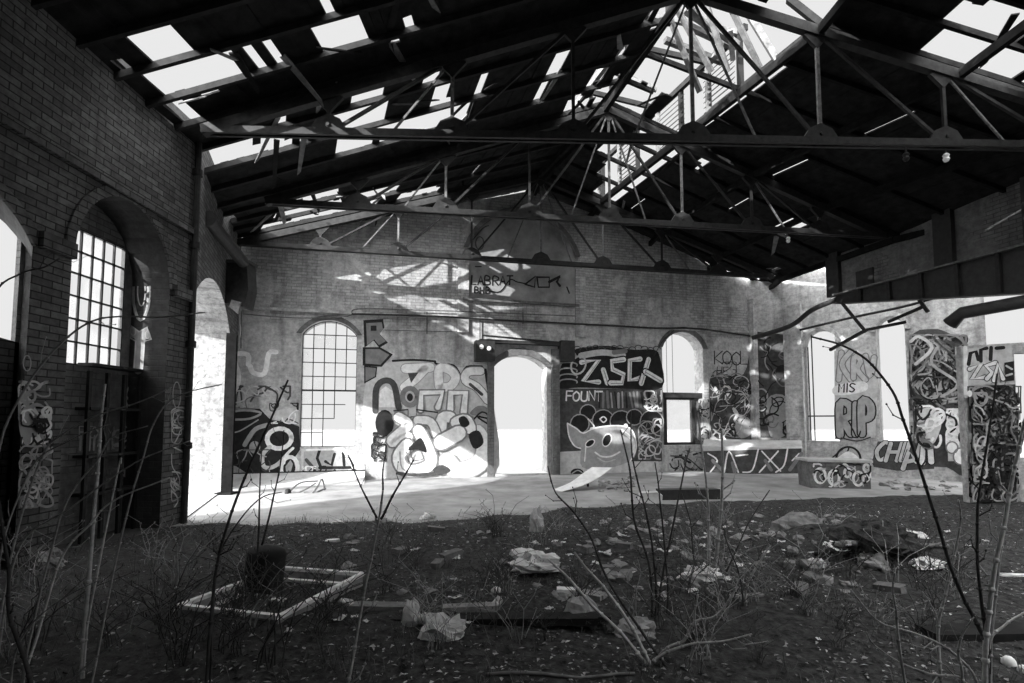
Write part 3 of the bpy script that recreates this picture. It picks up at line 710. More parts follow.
def soil(x, y):
    n = noise.noise(Vector((x * .7, y * .7, 3.1))) * .05 + noise.noise(Vector((x * 2.6, y * 2.6, 7))) * .03 + noise.noise(Vector((x * 8, y * 8, 1))) * .014
    h = .07 + n
    for c, r, k in MND:
        d2 = ((x - c.x) ** 2 + (y - c.y) ** 2) / (r * r)
        if d2 < 4: h += k * math.exp(-d2)
    e = (yb(x) - .05 + .25 * noise.noise(Vector((x * 1.5, 0, 9))) - y) / .45
    e = min(max(e, 0), 1); e = e * e * (3 - 2 * e)
    return -.03 + (h + .03) * e
M_SOIL = plain('damp_dark_soil', .045, .85, 14, .95, .1, bump=.9)
mb = MB(); xs = [-5.1 + i * .09 for i in range(204)]; ys = []; y = .25
while y < 11.2: ys.append(y); y += .05 if y < 4 else .085
idx = {}
for j, y in enumerate(ys):
    for i, x in enumerate(xs): mb.v.append(Vector((x, y, soil(x, y))))
n = len(xs)
for j in range(len(ys) - 1):
    for i in range(n - 1):
        if ys[j] < yb(xs[i]) + .3: mb.f.append((j * n + i, j * n + i + 1, (j + 1) * n + i + 1, (j + 1) * n + i)); mb.m.append(0)
mb.build('floor_soil', M_SOIL, None, True, kind='structure')
mb = MB(); mb.prism([(-5.2, -6, .0), (13.2, -6, 0), (13.2, .3, 0), (-5.2, .3, 0)], (0, 0, .06)); mb.build('floor_soil_near', M_SOIL, None, kind='structure')
def on(px, py):
    p = gp(px, py, .06)
    for _ in range(3): p = gp(px, py, max(soil(p.x, p.y), 0) if p.y < yb(p.x) else 0)
    return p
def gz(x, y): return max(soil(x, y), 0.0)
# ------------------------------------------------------------------ skate spot pieces at the back
bank_u = BW.U(366)
bk = thing('concrete_bank', 'curved concrete skate bank along the back wall below the gridded window', 'skate bank', BW.P(0, 0, .3))
mb = MB(); prof = [(0.0, .24), (.1, .2), (.3, .1), (.6, .035), (1.0, 0)]
q = [BW.P(-.05, 0, .0)] + [BW.P(-.05, z, o + .004) for o, z in prof]
mb.prism(q, BW.u * (bank_u + .05)); mb.build('transition', plain('pale_trowelled_concrete', .6, .2, 3, .8), bk)
mb = MB(); mb.tube([BW.P(0, .25, .02), BW.P(bank_u, .25, .02)], .015, 8); mb.build('coping', M_IRON, bk)
la = gp(703, 472); lb_ = gp(803, 476.5); LW = W(la, lb_)
lw = thing('low_wall', 'low concrete ledge with a sloping top and black and white letters', 'low wall', la)
mb = MB(); mb.prism([LW.P(0, 0, 0), LW.P(0, .79, 0), LW.P(0, 1.0, -.5), LW.P(0, 0, -.5)], LW.u * LW.L); lwb = mb.build('body', M_CONC, lw)
b0_ = gp(811, 488); b1_ = gp(871, 489); CB = W(b0_, b1_)
cbk = thing('concrete_block', 'squat concrete block covered in white bubble letters below the painted arc', 'concrete block', b0_)
mb = MB(); mb.prism([CB.P(0, 0, 0), CB.P(CB.L, 0, 0), CB.P(CB.L, .6, 0), CB.P(.06, .64, 0), CB.P(-.02, .5, 0)], -CB.n * .7); cbo = mb.build('body', M_DARKWALL, cbk)
mb = MB(); mb.prism([CB.P(-.06, .62, .04), CB.P(CB.L + .05, .6, .04), CB.P(CB.L + .05, .66, .04), CB.P(-.06, .68, .04)], -CB.n * .78); mb.build('cap_slab', M_CONC, cbk)
# curved plywood kicker ramp
kr = thing('skate_ramp', 'pale curved plywood ramp sheet propped on the concrete before the doorway', 'ramp', gp(575, 489))
Lc = [at(553, 490, 12.0), at(570, 482.5, 12.25), at(582, 474, 12.5), at(592, 467, 12.75)]
Rc = [at(562, 491.5, 11.7), at(583, 485, 11.9), at(599, 477, 12.15), at(612, 467.5, 12.4)]
Lc[0].z = .015; Rc[0].z = .015
Ls, Rs = smooth_path(Lc, 4), smooth_path(Rc, 4); mb = MB()
for i in range(len(Ls) - 1): mb.prism([Ls[i], Rs[i], Rs[i + 1], Ls[i + 1]], (0, 0, -.014))
mb.build('ramp_sheet', plain('weathered_plywood', .72, .15, 6, .8), kr)
for p in (Ls[-3],):
    mb = MB(); mb.bar((p.x, p.y + .02, 0), (p.x, p.y + .02, p.z - .01), .05, .05); mb.build('prop', M_WOOD, kr)
a = gp(660, 500); b = gp(719, 499); mb = MB(); mb.bar(a + Vector((0, .1, .1)), b + Vector((0, .1, .1)), .28, .2)
for k in range(5): mb.box(a.lerp(b, (k + .5) / 5) + Vector((0, -.04, .1)), (.02, .03, .16))
tag(mb.build('timber_baulk', M_BLACK, None), 'charred black timber baulk lying on the concrete floor', 'timber')
a = gp(640, 503); mb = MB(); rk = random.Random(2)
mb.prism([a + Vector(q) for q in ((0, 0, 0), (.42, -.02, 0), (.45, .3, 0), (.02, .28, 0))], (.02, .02, .15)); mb.prism([a + Vector(q) for q in ((.05, .02, .15), (.36, .02, .16), (.4, .25, .16), (.06, .24, .15))], (0, 0, .04))
tag(mb.build('concrete_lump', M_CONC, None), 'flat broken concrete lump at the end of the charred timber', 'rubble')
# bent metal tubes by the bank
mt = thing('bent_frame', 'bent metal tube frame dumped at the foot of the skate bank', 'scrap metal', gp(300, 492))
for P in (((288, 494), (294, 487), (303, 482), (318, 481)), ((292, 495), (304, 490), (316, 483)), ((312, 494), (318, 486), (322, 479), (325, 490)), ((304, 493), (314, 493), (326, 488))):
    mb = MB(); mb.tube(smooth_path([at(x, y, 11.55 + .1 * i) for i, (x, y) in enumerate(P)], 4), .02, 6); mb.build('tube', M_IRON2, mt)
mb = MB(); mb.lathe([(.02, -.03), (.09, -.035), (.1, 0), (.09, .035), (.02, .03)], at(288, 493, 11.5), Matrix.Rotation(1.4, 3, 'Y'), 14); mb.build('wheel', M_BLACK, mt)
# ------------------------------------------------------------------ left side ironwork
e = LN.P(14.2, 0, .06)
dpz = thing('drainpipe', 'black vertical drainpipe at the end of the dark brick wall', 'pipe', e)
mb = MB(); mb.tube([e, e + Vector((0, 0, 3.2)), e + Vector((0, 0, 6.1))], .05, 10); mb.build('pipe_run', M_BLACK, dpz)
for z in (1.2, 2.8, 4.4, 5.6):
    mb = MB(); mb.lathe([(.05, -.05), (.075, -.05), (.075, .05), (.05, .05)], e + Vector((0, 0, z)), None, 10); mb.build('collar', M_IRON, dpz)
pu = LF.U(221); pp = LF.P(pu, 0, .16)
ip = thing('iron_post', 'tall black iron post beside the sunlit opening', 'post', pp)
for dx in (-.09, .09):
    mb = MB(); mb.bar(pp + LF.u * dx, pp + LF.u * dx + Vector((0, 0, 3.5)), .05, .2, 0, LF.n); mb.build('flange', M_SOOT, ip)
mb = MB(); mb.bar(pp, pp + Vector((0, 0, 3.5)), .16, .03, 0, LF.n); mb.build('web', M_SOOT, ip)
mb = MB(); mb.box(pp + Vector((0, 0, .02)), (.35, .35, .04)); mb.build('base_plate', M_SOOT, ip)
pc = thing('duct_pipe', 'fat dark pipe bracketed off the brick wall above the sunlit opening', 'pipe', at(207, 220, 9.3))
p, q = at(208, 219, 9.2), at(243, 262, 11.3); mb = MB(); mb.tube([p, p.lerp(q, .5), q], [.12, .125, .13], 14); mb.build('pipe_run', M_IRON, pc)
mb = MB(); mb.tube([p - (q - p).normalized() * .04, p + (q - p).normalized() * .05], .15, 14); mb.build('end_collar', M_BLACK, pc)
for a, b in (((191, 216), (206, 218)), ((193, 238), (207, 222))):
    mb = MB(); mb.bar(at(a[0], a[1], 8.6), at(b[0], b[1], 9.3), .05, .05); mb.build('bracket', M_BLACK, pc)
p = at(240, 287, 11.5); hb = thing('hanging_duct', 'rusted boxy duct hanging in the corner under the fat pipe', 'duct', p)
mb = MB(); w_, h_ = .24, .5
mb.prism([p + Vector(v) for v in ((-w_, -.2, -h_ * .8), (w_ * .9, -.2, -h_), (w_ * 1.2, -.2, -.1), (w_, -.2, h_), (-w_, -.2, h_))], (0, .4, 0)); mb.build('casing', M_IRON, hb)
mb = MB(); mb.prism([p + Vector(v) for v in ((-.1, -.24, -h_), (.1, -.24, -h_ - .16), (.16, -.24, -h_ + .1), (-.05, -.24, -h_ + .16))], (0, .1, 0)); mb.build('torn_flap', M_IRON2, hb)
mb = MB(); mb.box(p + Vector((0, 0, h_ + .03)), (.56, .46, .06)); mb.build('flange', M_BLACK, hb)
mb = MB(); mb.tube([p + Vector((.1, -.1, -h_)), p + Vector((.12, -.1, -h_ - .9))], .012, 5); mb.build('loose_wire', M_BLACK, hb)
# steel rack in the arched recess under the window
sr = thing('steel_rack', 'rusty steel shelf rack standing in the arched recess below the window', 'rack', LI.P(LI.U(110), 0, .15))
ra, rb = LI.U(72), LI.U(150); rb = min(rb, k1 - .03); ra = max(ra, k0 + .02)
for k in range(4):
    u = ra + (rb - ra) * k / 3; mb = MB(); mb.bar(LI.P(u, 0, .2), LI.P(u, iz0 - .08, .2), .05, .04, 0, LI.n); mb.build('upright', M_IRON, sr)
for py in (370, 411, 455, 490):
    z = LI.uv(110, py)[1]
    if z < .1: z = .25
    mb = MB(); mb.prism([LI.P(ra, z, .03), LI.P(rb, z, .03), LI.P(rb, z, .24), LI.P(ra, z, .24)], (0, 0, .04)); mb.build('shelf', M_IRON, sr)
    mb = MB(); mb.bar(LI.P(ra + .5, z + .02, .25), LI.P(rb - .35, z + .02, .25), .012, .03, 0, LI.n); mb.build('shelf_lip', M_IRON2, sr)
# conduits and cables along the back wall
def wire(name, lbl, cat, pts, w, off, r, mat, n=6):
    mb = MB(); mb.tube(smooth_path([w.P(*w.uv(a, b, off), off) for a, b in pts], 6), r, n); return tag(mb.build(name, mat, None, True), lbl, cat)
wire('conduit', 'thin pale conduit running along the back wall above the gridded window', 'pipe', [(243, 314), (300, 318), (348, 316), (358, 309), (420, 310), (500, 313), (575, 316)], BW, .07, .016, M_IRON2)
wire('conduit', 'dark pipe run along the back wall above the doorway', 'pipe', [(352, 314), (430, 316), (500, 320), (600, 325), (655, 328), (700, 329), (750, 336)], BW, .07, .028, M_BLACK)
wire('cable', 'loose black cable drooping across the wall between gridded window and doorway', 'cable', [(385, 330), (420, 331), (468, 332)], BW, .03, .009, M_BLACK)
wire('cable', 'black cable running up the wall beside the round topped right window', 'cable', [(654, 356), (662, 342), (670, 334), (674, 330)], BW, .08, .012, M_BLACK)
for px, a, b in ((427, 312, 334), (480, 316, 342), (523, 312, 324)):
    mb = MB(); mb.tube([BW.P(*BW.uv(px, a, .05), .05), BW.P(*BW.uv(px, b, .05), .05)], .014, 6); tag(mb.build('downpipe', M_BLACK), {427: 'short black drop pipe nearest the gridded window', 480: 'short black drop pipe above the lamp bracket box', 523: 'short black drop pipe above the doorway arch'}[px], 'pipe')
# small insulator fittings hung on the nearest truss tie
for px, py, T in ((946, 155, T1), (906, 155, T1), (788, 233, T2)):
    L, A, Rr = T; nrm = Vector((-(Rr - L).y, (Rr - L).x, 0)); d = ray(px, py); t_ = (L - EYEV).dot(nrm) / d.dot(nrm); p = EYEV + d * t_; p.z = HC - .06
    f = thing('insulator', {946: 'white porcelain insulator farthest along the nearest truss tie', 906: 'dark hanging insulator on the nearest truss tie', 788: 'white porcelain insulator on the middle truss tie'}[px], 'insulator', p)
    mb = MB(); mb.bar(p, p - Vector((0, 0, .1)), .02, .02); mb.build('hook', M_IRON, f)
    mb = MB(); mb.lathe([(.0, 0), (.03, -.01), (.05, -.04), (.035, -.07), (.05, -.1), (.03, -.14), (0, -.15)], p - Vector((0, 0, .08)), None, 12); mb.build('bell', M_WHITE if px != 906 else M_IRON, f)
# ------------------------------------------------------------------ graffiti: thin layers of paint on the walls
SH = [('black', .02), ('char', .07), ('mid', .2), ('grey', .36), ('pale', .55), ('white', .8)]
PAINT = [plain('spray_paint_' + n, v, .22 if v > .1 else .4, 7, .75, .2) for n, v in SH]
class G:
    """one painted piece, drawn in the plane of a wall"""
    def __init__(s, w, base=.004): s.w = w; s.mb = MB(); s.off = base; s.k = (0, 0, 1.0)
    def crop(s, x0, y0, k): s.k = (x0, y0, k); return s
    def px(s, p): return (s.k[0] + p[0] / s.k[2], s.k[1] + p[1] / s.k[2])
    def uvp(s, p): return s.w.uv(*s.px(p))
    def mpp(s, p):
        a = s.uvp(p); b = s.uvp((p[0], p[1] + 1.0)); return abs(b[1] - a[1])
    def fill(s, pts, c, sm=False, closed=True):
        q = [Vector((p[0], p[1], 0)) for p in pts]
        if sm: q = smooth_path(q, 4, True)
        q = [s.uvp(p) for p in q]; V = [Vector((a, b, 0)) for a, b in q]
        s.off += .0012
        for t in tessellate_polygon([V]):
            a, b, cc = [q[i] for i in t]
            if (b[0] - a[0]) * (cc[1] - a[1]) - (b[1] - a[1]) * (cc[0] - a[0]) < 0: b, cc = cc, b
            s.mb.poly([s.w.P(x[0], x[1], s.off) for x in (a, b, cc)], c)
        return s
    def _rib(s, pts, w, c, off, sm):
        q = [Vector((p[0], p[1], 0)) for p in pts]
        if sm and len(q) > 2: q = smooth_path(q, 4)
        m = s.mpp(q[len(q) // 2]); r = w * m / 2
        q = [Vector((*s.uvp(p), 0)) for p in q]
        L = []; Rr = []
        for i, p in enumerate(q):
            t = q[min(i + 1, len(q) - 1)] - q[max(i - 1, 0)]
            if t.length < 1e-7: t = Vector((1, 0, 0))
            t.normalize(); nrm = Vector((-t.y, t.x, 0)); L.append(p + nrm * r); Rr.append(p - nrm * r)
        for i in range(len(q) - 1):
            s.mb.poly([s.w.P(x.x, x.y, off) for x in (Rr[i], Rr[i + 1], L[i + 1], L[i])], c)
        for e, sgn in ((0, -1), (-1, 1)):
            t = (q[e] - q[1 if e == 0 else -2]).normalized() if len(q) > 1 else Vector((1, 0, 0)); a0 = math.atan2(t.y, t.x)
            s.mb.poly([s.w.P(q[e].x + r * math.cos(a0 + a), q[e].y + r * math.sin(a0 + a), off) for a in (-1.57, -.9, -.3, .3, .9, 1.57)], c)
    def st(s, pts, w, c, sm=True): s.off += .0006; s._rib(pts, w, c, s.off, sm); return s
    def bub(s, paths, w, o, fc, oc, sm=True):
        s.off += .0012
        for p in paths: s._rib(p, w + 2 * o, oc, s.off, sm)
        s.off += .0012
        for p in paths: s._rib(p, w, fc, s.off, sm)
        return s
    def ell(s, cx, cy, rx, ry, w, c, rot=0.0, a0=0.0, a1=6.4):
        n = 16; pts = []
        for i in range(n + 1):
            a = a0 + (a1 - a0) * i / n; x, y = rx * math.cos(a), ry * math.sin(a)
            pts.append((cx + x * math.cos(rot) - y * math.sin(rot), cy + x * math.sin(rot) + y * math.cos(rot)))
        if w is None: return s.fill(pts[:-1], c)
        return s.st(pts, w, c, False)
    def scrib(s, x0, y0, x1, y1, n, w, c, rnd, sz=None):
        for _ in range(n):
            z = sz or (min(x1 - x0, y1 - y0) * .3); x, y = rnd.uniform(x0, x1), rnd.uniform(y0, y1); a = rnd.uniform(0, 6.3); pts = [(x, y)]; cv = rnd.uniform(-1.4, 1.4)
            for k in range(rnd.randint(3, 7)):
                a += cv + rnd.uniform(-.7, .7); x = min(max(x + math.cos(a) * z * .4, x0), x1); y = min(max(y + math.sin(a) * z * .4, y0), y1); pts.append((x, y))
            s.st(pts, w * rnd.uniform(.7, 1.3), c if isinstance(c, int) else rnd.choice(c))
        return s
    def text(s, word, x, y, h, w, c, slant=.1, gap=.25, jig=.06, o=0, oc=0, rnd=random.Random(4), dy=0.0):
        adv = 0
        for ch in word:
            if ch == ' ': adv += h * .5; continue
            wid = {'I': .2, 'L': .5}.get(ch, .62) * h; jx, jy = rnd.uniform(-jig, jig) * h, rnd.uniform(-jig, jig) * h
            P = [[(x + adv + a * wid + jx + (1 - b) * slant * h, y + b * h + jy + dy * adv) for a, b in st] for st in FONT[ch]]
            if o: s.bub(P, w, o, c, oc, ch in 'OCSDPRBGUJQ6')
            else:
                for p in P: s.st(p, w, c, ch in 'OCSDPRBGUJQ')
            adv += wid + gap * h
        return s
    def build(s, parent, label): return s.mb.build('graffiti', PAINT, parent, label=label)
FONT = {'A': [[(0, 1), (.5, 0), (1, 1)], [(.2, .65), (.8, .65)]], 'B': [[(0, 1), (0, 0), (.8, .1), (.8, .4), (.1, .5), (.9, .6), (.9, .95), (0, 1)]], 'C': [[(1, .15), (.5, 0), (0, .5), (.5, 1), (1, .85)]],
 'D': [[(0, 1), (0, 0), (.7, .1), (1, .5), (.7, .9), (0, 1)]], 'E': [[(1, 0), (0, 0), (0, 1), (1, 1)], [(0, .5), (.8, .5)]], 'F': [[(1, 0), (0, 0), (0, 1)], [(0, .5), (.8, .5)]], 'G': [[(1, .1), (.4, 0), (0, .5), (.4, 1), (1, .9), (1, .55), (.6, .55)]],
 'H': [[(0, 0), (0, 1)], [(1, 0), (1, 1)], [(0, .5), (1, .5)]], 'I': [[(.5, 0), (.5, 1)]], 'K': [[(0, 0), (0, 1)], [(1, 0), (0, .55), (1, 1)]], 'L': [[(0, 0), (0, 1), (1, 1)]], 'M': [[(0, 1), (0, 0), (.5, .6), (1, 0), (1, 1)]],
 'N': [[(0, 1), (0, 0), (1, 1), (1, 0)]], 'O': [[(.5, 0), (0, .3), (.05, .8), (.5, 1), (.95, .8), (1, .3), (.5, 0)]], 'P': [[(0, 1), (0, 0), (.9, .1), (.9, .45), (0, .55)]], 'R': [[(0, 1), (0, 0), (.9, .1), (.9, .4), (.1, .5)], [(.3, .5), (1, 1)]],
 'S': [[(1, .1), (.4, 0), (.05, .25), (.5, .5), (.95, .75), (.5, 1), (0, .9)]], 'T': [[(0, 0), (1, 0)], [(.5, 0), (.5, 1)]], 'U': [[(0, 0), (0, .8), (.5, 1), (1, .8), (1, 0)]], 'V': [[(0, 0), (.5, 1), (1, 0)]], 'W': [[(0, 0), (.25, 1), (.5, .3), (.75, 1), (1, 0)]],
 'X': [[(0, 0), (1, 1)], [(1, 0), (0, 1)]], 'Y': [[(0, 0), (.5, .5), (1, 0)], [(.5, .5), (.5, 1)]], 'Z': [[(0, 0), (1, 0), (0, 1), (1, 1)]]}
rg = random.Random(21)
# --- back wall, from the corner to the doorway
g = G(BW).crop(200, 280, 3.105)
g.st([(108, 352), (120, 300), (106, 236), (148, 232), (150, 262)], 15, 5); g.st([(156, 268), (166, 288), (200, 290), (214, 228), (236, 224)], 15, 5)
g.scrib(100, 330, 280, 400, 14, 5, [1, 2, 4], rg, 60); g.build(WB, 'chalky white letter strokes high beside the corner')
g = G(BW).crop(220, 400, 6.02)
g.fill([(20, 60), (240, 52), (305, 120), (400, 130), (478, 160), (482, 300), (440, 360), (484, 500), (425, 520), (300, 500), (190, 460), (100, 400), (20, 380)], 0)
g.fill([(300, 70), (470, 40), (475, 150), (330, 120)], 4); g.scrib(300, 20, 470, 140, 12, 7, [0, 1, 5], rg, 60)
g.st([(50, 75), (150, 62), (248, 78), (180, 112), (80, 118)], 13, 3); g.st([(285, 150), (215, 175), (170, 235), (150, 270)], 26, 3); g.st([(60, 200), (110, 190), (150, 170), (230, 120)], 8, 3)
g.ell(210, 285, 34, 38, None, 3); g.ell(358, 232, 74, 60, 27, 5, -.15); g.st([(300, 282), (258, 330), (262, 395), (300, 408), (350, 385), (405, 330)], 24, 4)
g.ell(418, 408, 50, 66, 24, 5, .15); g.st([(385, 380), (400, 330), (440, 290)], 16, 5); g.fill([(395, 400), (425, 360), (440, 385), (425, 440), (400, 450)], 3)
g.scrib(60, 300, 300, 470, 12, 6, [1, 2, 3], rg, 90); g.build(WB, 'black panel with a looping white letter and a figure like a six')
g = G(BW).crop(220, 400, 6.02)
g.fill([(490, 295), (740, 285), (800, 330), (862, 420), (740, 515), (485, 520)], 4)
g.fill([(505, 310), (700, 305), (790, 400), (700, 500), (620, 480), (500, 440)], 3)
for P in (((600, 300), (585, 350), (605, 400)), ((635, 370), (672, 392), (690, 325)), ((742, 320), (748, 392)), ((775, 350), (800, 395)), ((690, 425), (686, 500)), ((735, 430), (742, 480)), ((600, 408), (800, 406)), ((800, 420), (850, 440))): g.st(P, 17, 0, False)
g.st([(520, 300), (720, 296)], 10, 5); g.st([(735, 290), (800, 410)], 9, 5); g.st([(520, 360), (575, 440), (520, 500)], 20, 1); g.scrib(500, 400, 640, 520, 16, 6, [0, 1, 5], rg, 60); g.build(WB, 'grey and black block lettering under the gridded window')
g = G(BW).crop(200, 280, 3.105)
for P in ([(512, 130), (566, 127), (570, 150), (556, 168), (580, 192), (556, 206), (540, 186), (515, 206)], [(510, 212), (558, 212), (593, 232), (562, 266), (510, 262)], [(512, 268), (548, 272), (545, 300), (512, 318)]):
    c = (sum(p[0] for p in P) / len(P), sum(p[1] for p in P) / len(P)); g.fill([(c[0] + (p[0] - c[0]) * 1.13, c[1] + (p[1] - c[1]) * 1.13) for p in P], 0); g.fill([(c[0] + (p[0] - c[0]) * .9, c[1] + (p[1] - c[1]) * .9) for p in P], 2)
g.fill([(530, 142), (548, 142), (548, 158), (530, 158)], 0); g.build(WB, 'stacked dark grey letters beside the gridded window')
# big bubble piece
g = G(BW).crop(360, 330, 4.27)
g.fill([(20, 250), (60, 180), (130, 135), (320, 132), (430, 160), (545, 150), (568, 300), (566, 640), (150, 640), (60, 600), (10, 500)], 4, True)
g.st([(140, 132), (230, 128), (320, 134)], 9, 0); g.st([(320, 134), (330, 146), (400, 152), (432, 195), (455, 158), (520, 156)], 10, 0)
g.bub([[(195, 165), (300, 160)], [(275, 168), (240, 205), (190, 245)]], 38, 4, 5, 3, False); g.fill([(204, 184), (250, 181), (218, 226)], 1)
g.bub([[(338, 240), (338, 165), (385, 172), (408, 205), (385, 240), (345, 246)]], 36, 4, 5, 3)
g.bub([[(515, 175), (460, 180), (450, 215), (500, 245), (545, 300)]], 34, 4, 5, 2); g.st([(470, 232), (520, 275)], 13, 1); g.st([(535, 170), (560, 330)], 12, 0)
g.st([(66, 345), (70, 250), (105, 216), (145, 235), (165, 330)], 26, 1); g.fill([(80, 330), (85, 260), (110, 240), (140, 262), (148, 330)], 5)
g.ell(213, 285, 32, 36, 22, 2); g.ell(213, 287, 13, 17, None, 0)
g.bub([[(258, 340), (262, 268), (352, 266), (332, 330)]], 22, 8, 5, 2, False); g.bub([[(385, 340), (388, 268), (450, 268), (442, 352)]], 26, 7, 5, 2, False)
g.st([(145, 345), (205, 340), (205, 372), (240, 370), (240, 340), (330, 352)], 6, 0, False)
g.fill([(470, 360), (500, 325), (540, 330), (548, 365)], 2, True); g.st([(470, 400), (520, 350), (560, 380), (500, 370), (560, 410)], 7, 0); g.fill([(540, 380), (566, 370), (566, 470), (545, 430)], 1)
g.ell(105, 398, 40, 58, None, 0); g.st([(75, 440), (60, 470), (90, 490)], 12, 0); g.scrib(50, 440, 110, 560, 10, 6, [0, 1], rg, 50)
g.bub([[(165, 372), (205, 400), (185, 425), (135, 470), (150, 478), (205, 455)]], 40, 7, 5, 2)
g.bub([[(345, 420), (352, 375), (385, 372)]], 46, 7, 5, 2); g.bub([[(245, 385), (300, 392), (330, 450)]], 34, 6, 5, 2)
g.bub([[(500, 440), (530, 500), (505, 570), (420, 600), (370, 560)]], 70, 6, 5, 3)
g.bub([[(410, 395), (450, 385), (470, 420)]], 48, 7, 5, 2); g.bub([[(345, 480), (420, 440)]], 62, 8, 5, 2)
g.bub([[(250, 430), (290, 510), (300, 570), (240, 600), (185, 590), (165, 540), (200, 490)]], 50, 8, 5, 2)
g.fill([(232, 478), (262, 462), (285, 522), (245, 510), (205, 512)], 0, True); g.st([(196, 520), (212, 540), (225, 525)], 6, 2); g.st([(170, 520), (180, 590), (235, 610)], 6, 3)
g.fill([(420, 378), (445, 368), (466, 396), (452, 414), (430, 408)], 0, True); g.fill([(464, 446), (505, 430), (526, 478), (500, 505), (478, 498)], 0, True)
g.fill([(310, 595), (350, 575), (385, 600), (340, 618)], 1, True); g.st([(160, 610), (230, 618), (320, 612)], 14, 1); g.build(WB, 'huge pale bubble letters left of the doorway')
# tags in the blind arch
g = G(BW, .018).crop(440, 100, 3.415)
g.text('LABRAT', 108, 602, 30, 5, 0, .05, .2); g.text('BHB', 118, 640, 20, 4.5, 0, .05, .3)
g.st([(165, 652), (205, 655), (238, 615), (262, 622), (292, 628)], 4, 0); g.st([(290, 630), (325, 603), (322, 640), (290, 630)], 6, 0, False); g.st([(330, 605), (335, 640), (372, 640), (372, 606), (332, 606)], 6, 0, False); g.st([(372, 622), (410, 603), (398, 622), (408, 635)], 9, 0, False)
g.ell(135, 490, 14, 22, 4, 1); g.st([(112, 478), (145, 440), (165, 430)], 3, 1); g.st([(120, 570), (140, 570)], 4, 0); g.st([(432, 640), (440, 660)], 5, 0); g.build(WB, 'thin black tag and arrow scrawl on the blind arch panel')
# letters right of the doorway
g = G(BW).crop(555, 330, 4.267)
g.fill([(84, 84), (150, 72), (230, 68), (330, 84), (420, 84), (448, 120), (456, 246), (300, 250), (100, 246), (20, 250), (16, 190), (40, 130), (95, 120)], 0, True)
for i in range(14): g.ell(95 + i * 26, 82 + 5 * math.sin(i * 1.7), 15, 12, 4, 1, 0, 3.2, 6.2)
g.st([(110, 110), (200, 96), (290, 108)], 26, 4); g.st([(250, 96), (300, 90)], 20, 2)
LT = [[(112, 138), (186, 128), (120, 218), (186, 222)], [(205, 170), (222, 226)], [(292, 126), (240, 134), (244, 168), (292, 190), (284, 226), (236, 226)], [(362, 124), (318, 130), (316, 214), (360, 206)], [(398, 126), (366, 228)], [(384, 178), (448, 216)]]
for P in LT: g.bub([P], 22, 6, 5, 0, False)
for P in LT: g.st([(x + 2, y + 3) for x, y in P], 4, 3, False)
for y in (150, 175, 200, 222): g.ell(55, y, 38, 12, 6, 3, 0, 3.0, 6.6)
g.ell(98, 150, 30, 40, 8, 4, .4); g.build(WB, 'white outlined angular letters on black at the right of the doorway')
g = G(BW).crop(555, 330, 4.267)
g.fill([(16, 250), (456, 250), (456, 345), (16, 345)], 1); g.text('FOUNT', 46, 262, 40, 7, 5, .05, .18)
for i in range(16): g.st([(190 + i * 16, 262 + rg.uniform(0, 10)), (196 + i * 16 + rg.uniform(-8, 8), 330)], rg.uniform(5, 12), rg.choice([0, 2, 3]))
g.scrib(380, 260, 452, 345, 10, 6, [4, 5], rg, 40); g.build(WB, 'small white lettering on a dark band under the angular letters')
g = G(BW).crop(555, 330, 4.267)
g.fill([(18, 345), (456, 345), (456, 560), (360, 570), (20, 540)], 1)
for cx, cy, r in ((140, 352, 34), (205, 386, 46), (282, 392, 48), (338, 372, 34), (412, 392, 50), (105, 400, 40)): g.ell(cx, cy, r, r, None, 0); g.ell(cx, cy, r, r, 5, 3)
g.fill([(20, 520), (112, 515), (118, 640), (20, 640)], 4); g.fill([(60, 560), (330, 560), (440, 560), (440, 640), (60, 640)], 4)
g.fill([(50, 396), (90, 418), (120, 440), (170, 418), (262, 408), (325, 425), (346, 500), (325, 555), (220, 590), (115, 585), (108, 505), (76, 492), (58, 450)], 3, True)
g.st([(52, 398), (90, 420), (120, 440), (170, 418), (262, 408), (325, 425), (346, 500), (320, 560)], 6, 5); g.st([(52, 398), (58, 450), (80, 492), (108, 505)], 6, 5)
g.ell(148, 483, 20, 11, None, 0, -.6); g.ell(148, 483, 22, 13, 5, 5, -.6); g.ell(220, 470, 16, 26, None, 0, .4); g.ell(220, 470, 18, 28, 5, 5, .4)
g.st([(170, 522), (200, 540), (240, 538), (275, 520)], 7, 5); g.st([(180, 545), (215, 562), (255, 552)], 5, 4); g.st([(130, 500), (125, 560)], 5, 5); g.st([(285, 430), (330, 470), (335, 520)], 14, 5)
g.st([(190, 380), (205, 370), (218, 382), (205, 394), (190, 380)], 6, 5); g.st([(140, 380), (165, 410), (150, 420)], 6, 5); g.ell(300, 408, 9, 9, None, 5)
g.scrib(355, 380, 450, 550, 26, 5, [3, 4, 2], rg, 60); g.ell(92, 608, 28, 18, None, 0); g.st([(70, 612), (95, 598), (118, 612)], 5, 3); g.build(WB, 'grey pointed-eared animal head among dark clouds')
